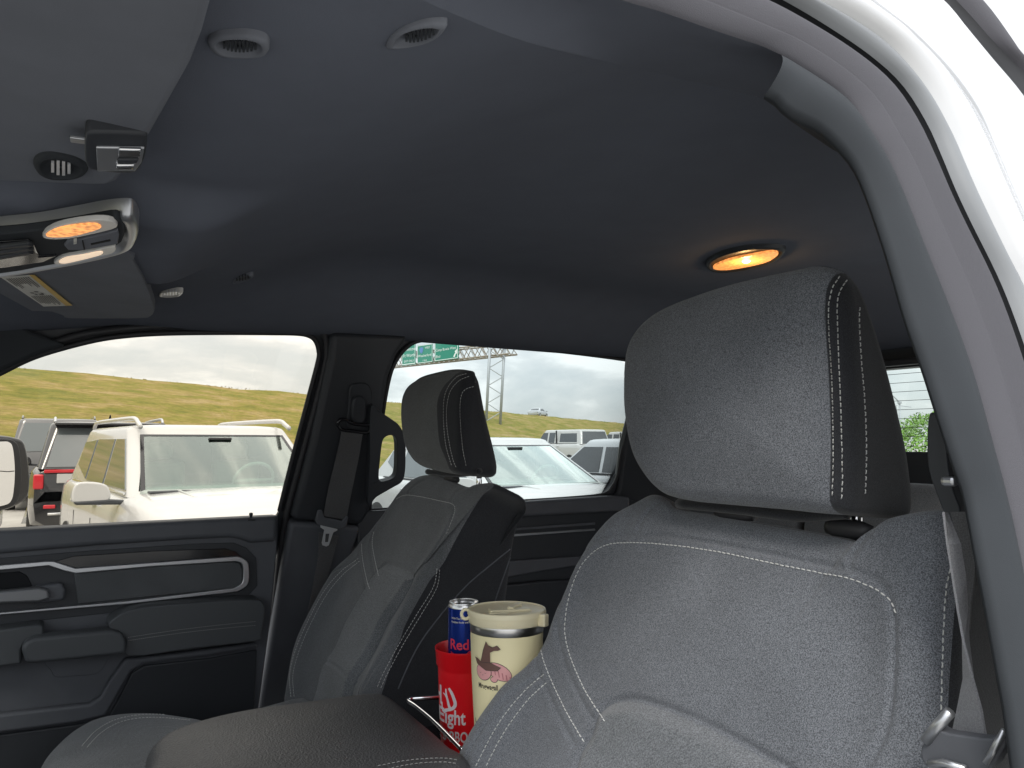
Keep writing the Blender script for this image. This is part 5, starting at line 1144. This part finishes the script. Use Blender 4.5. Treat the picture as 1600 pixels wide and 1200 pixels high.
car('parked_car', (.15, 21.5, 0), math.radians(90), 'dark grey SUV half hidden behind the black SUV at far left', 'car', 4.8, 1.95, 2.03, 1.30, 1.2, (1.3, .65, -2.1, -2.3), M['graph'], M['cargl'], rear_glass=M['cargl2'],
    wins=(('a', W4(1.0, .05, .05, .5)), ('b', W4(-.05, -1.0, -.95, -.05)), ('c', W4(-1.08, -2.0, -1.85, -1.05))), rails=(-1.95, .55), detail=1)
# neighbours seen when stepping aside
car('parked_car', (-1.6, 8.2, 0), math.radians(-90), 'silver car at the left edge, just below and behind the door mirror', 'car', 4.6, 1.82, 1.50, 1.0, .98, (1.3, .4, -1.4, -2.0), M['silverpaint'], M['cargl'], wins=(('a', W4(.95, -.05, -.05, .30)), ('b', W4(-.13, -1.0, -.9, -.13))), detail=1)
# white pickups with camper shells
def pickup(loc, label):
    r = car('pickup_with_shell', loc, math.radians(90), label, 'pickup truck', 5.7, 1.98, 1.98, 1.30, 1.24, (1.05, .45, -2.60, -2.80), M['cpaint'], M['cargl'], wins=(('a', W4(.80, .0, .02, .40)), ('b', W4(-.12, -.62, -.60, -.12)), ('c', W4(-1.05, -2.45, -2.35, -1.05, .16, .80))), detail=1, group='white pickups in the far row', wheel=.40)
    for s in (1, -1):
        mb = MB(); mb.box((-.84, s*.90, 1.62), (.05, .06, .62)); mb.build('shell_gap', M['rubber'], r)
pickup((21.8, 30.2, .12), 'white pickup with camper shell, left one of two in the far row')
pickup((27.9, 32.6, .10), 'white pickup with camper shell, right one of two in the far row')
# cars on the highway crest
def crest(px, y): return hit((px, y), PZ(CZ))
ca = A_+GD*((B_-A_).length)
car('passing_car', (ca.x-GN.x*2.6, ca.y-GN.y*2.6, CZ-.05), GR, 'silver car driving on the grassy highway bank beside the gantry', 'car', 4.7, 1.85, 1.48, 1.0, .98, (1.2, .3, -1.0, -1.8), M['silverpaint'], M['cargl'], wins=(('a', W4(.85, -.05, -.05, .25)), ('b', W4(-.13, -1.1, -.7, -.13))), detail=1, group='cars on the highway')
# ---- sign gantry
BASE = V((0, 0, 0))
M['galv'] = mat('galvanised_steel', (.36, .38, .40), .5, metal=.3); M['galvd'] = mat('weathered_truss_steel', (.30, .26, .22), .6, metal=.2)
M['sgreen'] = mat('sign_green', (.012, .22, .15), .4); M['swhite'] = mat('sign_white', (.75, .82, .80), .4); M['sblue'] = mat('sign_blue', (.08, .20, .45), .4)
def DEP(d): return (tuple(FWD), FWD.dot(EYE)+d)
gt = empty('sign_gantry', hit((770, 664), DEP(78)), 'grey lattice highway gantry tower with truss carrying green signs', 'sign gantry'); 
PLt, PLb = hit((766.5, 520), DEP(78)), hit((759, 672), DEP(78)); PRt, PRb = hit((789.5, 520), DEP(78)), hit((781, 672), DEP(78))
for a, b in ((PLt, PLb), (PRt, PRb)):
    mb = MB(); mb.tube([a, b], .15, 10); mb.build('tower_post', M['galv'], gt, smooth=True)
nz = 11
for i in range(nz):
    a = PLt.lerp(PLb, i/nz) if i % 2 == 0 else PRt.lerp(PRb, i/nz); b = PRt.lerp(PRb, (i+1)/nz) if i % 2 == 0 else PLt.lerp(PLb, (i+1)/nz)
    mb = MB(); mb.tube([a, b], .055, 6); mb.build('tower_brace', M['galv'], gt)
TR_t, TR_b = hit((795, 535.5), DEP(77)), hit((795, 552.5), DEP(77)); TL_t, TL_b = hit((590, 556), DEP(92)), hit((590, 575), DEP(92))
dvec = V(((TL_b-TR_b).y, -(TL_b-TR_b).x, 0)).normalized()*1.3
if dvec.dot(FWD) < 0: dvec = -dvec
for o_ in (V((0, 0, 0)), dvec):
    for a, b in ((TR_t, TL_t), (TR_b, TL_b)):
        mb = MB(); mb.tube([a+o_, b+o_], .09, 8); mb.build('truss_chord', M['galvd'], gt, smooth=True)
NZ = 26
for i in range(NZ):
    for j, o_ in enumerate((V((0, 0, 0)), dvec)):
        t0, t1 = i/NZ, (i+1)/NZ; up = (i+j) % 2
        a = (TR_t if up else TR_b).lerp(TL_t if up else TL_b, t0)+o_; b = (TR_b if up else TR_t).lerp(TL_b if up else TL_t, t1)+o_
        mb = MB(); mb.tube([a, b], .05, 5); mb.build('truss_brace', M['galvd'] if i % 3 else M['galv'], gt)
    a = TR_b.lerp(TL_b, i/NZ); mb = MB(); mb.tube([a, a+dvec], .04, 5); mb.tube([TR_t.lerp(TL_t, i/NZ), a+dvec], .04, 5); mb.build('truss_brace', M['galvd'], gt)
# signs on the truss face
sdn = (TR_b-TL_b); sdn.z = 0; sdn.normalize(); nf_ = V((-sdn.y, sdn.x, 0)); 
if nf_.dot(EYE-TR_b) < 0: nf_ = -nf_
SG = (tuple(nf_), nf_.dot(TR_b)+.35)
def sign(px, label, lines, shield=None, arrow=False):
    P = hits(px, SG); t = empty('road_sign', P[3], label, 'road sign', 'green highway signs on the gantry')
    slab('sign_panel', P, -nf_*.06, M['sgreen'], t, bevel=0)
    ex = (P[2]-P[3]); w_ = ex.length; ex.normalize(); ey = (P[0]-P[3]); h_ = ey.length; ey.normalize()
    c = (P[0]+P[1]+P[2]+P[3])/4
    def q(x, y, d=.02): return P[3]+ex*x*w_+ey*y*h_+nf_*d
    o_ = [q(.015, .02), q(.985, .02), q(.985, .98), q(.015, .98)]; i_ = [q(.035, .045), q(.965, .045), q(.965, .955), q(.035, .955)]
    slab('sign_border', o_, -nf_*.01, M['swhite'], t, bevel=0, holes=(i_,))
    for (s, x, y, size) in lines:
        v, f = text_geo(s, size*h_, align='LEFT'); mk('lettering', [q(x, y)+ex*a+ey*b for a, b, _ in v], f, M['swhite'], t)
    if shield:
        x, y, r, m1, s = shield
        poly = [(-.8, .9), (0, 1.05), (.8, .9), (1, .3), (.7, -.5), (0, -1.1), (-.7, -.5), (-1, .3)]
        slab('route_shield', [q(x, y, .03)+ex*a*r*h_+ey*b*r*h_ for a, b in poly], -nf_*.01, m1, t, bevel=0)
    if arrow:
        slab('arrow', [q(x, y, .03) for x, y in ((.80, .10), (.86, .07), (.915, .22), (.95, .20), (.955, .40), (.86, .32), (.89, .27))], -nf_*.01, M['swhite'], t, bevel=0)
sign([(628, 524), (649, 520), (649, 569), (628, 571.5)], 'leftmost green highway sign, partly cut by the window frame', [('Downtown', .08, .46, .15), ('Ft Worth', .10, .26, .15), ('EXIT ONLY', .16, .09, .10)], shield=(.5, .78, .12, M['swhite'], ''))
sign([(652, 540), (676, 537), (676, 565.5), (652, 568.5)], 'middle green highway sign with blue shield', [('WEST', .52, .76, .16), ('Weatherford', .06, .34, .20), ('1 MILE', .34, .09, .13)], shield=(.28, .70, .16, M['sblue'], ''))
sign([(679, 529), (717, 525), (716, 560), (679, 565)], 'right green highway sign with white arrow, nearest the gantry tower', [('Camp Bowie West', .05, .42, .165), ('Blvd', .06, .14, .165)], shield=(.62, .80, .13, M['swhite'], ''), arrow=True)
# ---- seen through the back window
BASE = V((0, 0, 0))
lp_ = empty('street_lamp', hit((1409, 700), DEP(120)), 'tall grey street lamp with long arm seen through the back window', 'street lamp')
b0, t0 = hit((1409, 715), DEP(120)), hit((1409, 629), DEP(120)); b0 = V((b0.x, b0.y, 0)); t0 = V((b0.x, b0.y, t0.z))
mb = MB(); mb.tube([b0, t0], [.22, .13], 10); mb.build('pole', M['galv'], lp_, smooth=True)
mb = MB(); mb.tube([t0, hit((1396, 619), DEP(120)), hit((1384, 611), DEP(120))], [.12, .10, .08], 8); mb.build('lamp_arm', M['galv'], lp_, smooth=True)
mb = MB(); mb.tube([t0+V((0, 0, -.5)), hit((1424, 636), DEP(120))], .07, 6); mb.tube([t0+V((0, 0, -.2)), hit((1400, 634), DEP(120)), hit((1403, 650), DEP(120))], .07, 6); mb.build('cross_arm', M['galv'], lp_)
mb = MB(); mb.box(t0, (.5, .5, .4)); mb.box(hit((1384, 611), DEP(120)), (1.2, .5, .2)); mb.build('lamp_head', M['galv'], lp_, bevel=.05)
# leafy tree
M['leaf'] = mat('tree_leaves', (.13, .25, .035), .6, var=(1.2, .45, 4)); M['bark'] = mat('bark', (.10, .07, .05), .9)
tc_ = hit((1462, 735), DEP(26)); tree = empty('tree', (tc_.x, tc_.y, 0), 'bright green leafy tree in the lower corner of the back window', 'tree')
random.seed(11); mb = MB(); R0 = V((1.9, 1.9, 2.05)); nb_ = []
cc = V((tc_.x, tc_.y, tc_.z+.0))
for i in range(15000):
    d = V((random.gauss(0, 1), random.gauss(0, 1), random.gauss(0, 1))).normalized(); r_ = random.uniform(.70, 1.0)**.5
    lump = 1+.03*math.sin(d.x*9+d.z*7)+.05*math.sin(d.y*13+2*d.z*5)
    p = cc+V((d.x*R0.x, d.y*R0.y, d.z*R0.z))*r_*lump; a = V((random.gauss(0, 1), random.gauss(0, 1), random.gauss(0, 1))).normalized(); b = a.cross(d).normalized() if a.cross(d).length > .01 else a; s = random.uniform(.035, .065)
    mb.add([p-a*s, p+b*s*.55, p+a*s, p-b*s*.55], [(0, 1, 2, 3)])
mb.build('crown', M['leaf'], tree, kind='stuff')
mb = MB(); mb.tube([(tc_.x, tc_.y, 0), (tc_.x+.05, tc_.y, tc_.z*.5), (tc_.x, tc_.y, tc_.z+.6)], [.20, .15, .06], 10)
for k in range(6):
    a = k*1.05; mb.tube([(tc_.x, tc_.y, tc_.z*.5+.2), (tc_.x+math.cos(a)*.6, tc_.y+math.sin(a)*.6, tc_.z*.8+.3), (tc_.x+math.cos(a)*1.2, tc_.y+math.sin(a)*1.2, tc_.z+.7)], [.08, .05, .02], 6)
mb.build('trunk', M['bark'], tree, smooth=True)
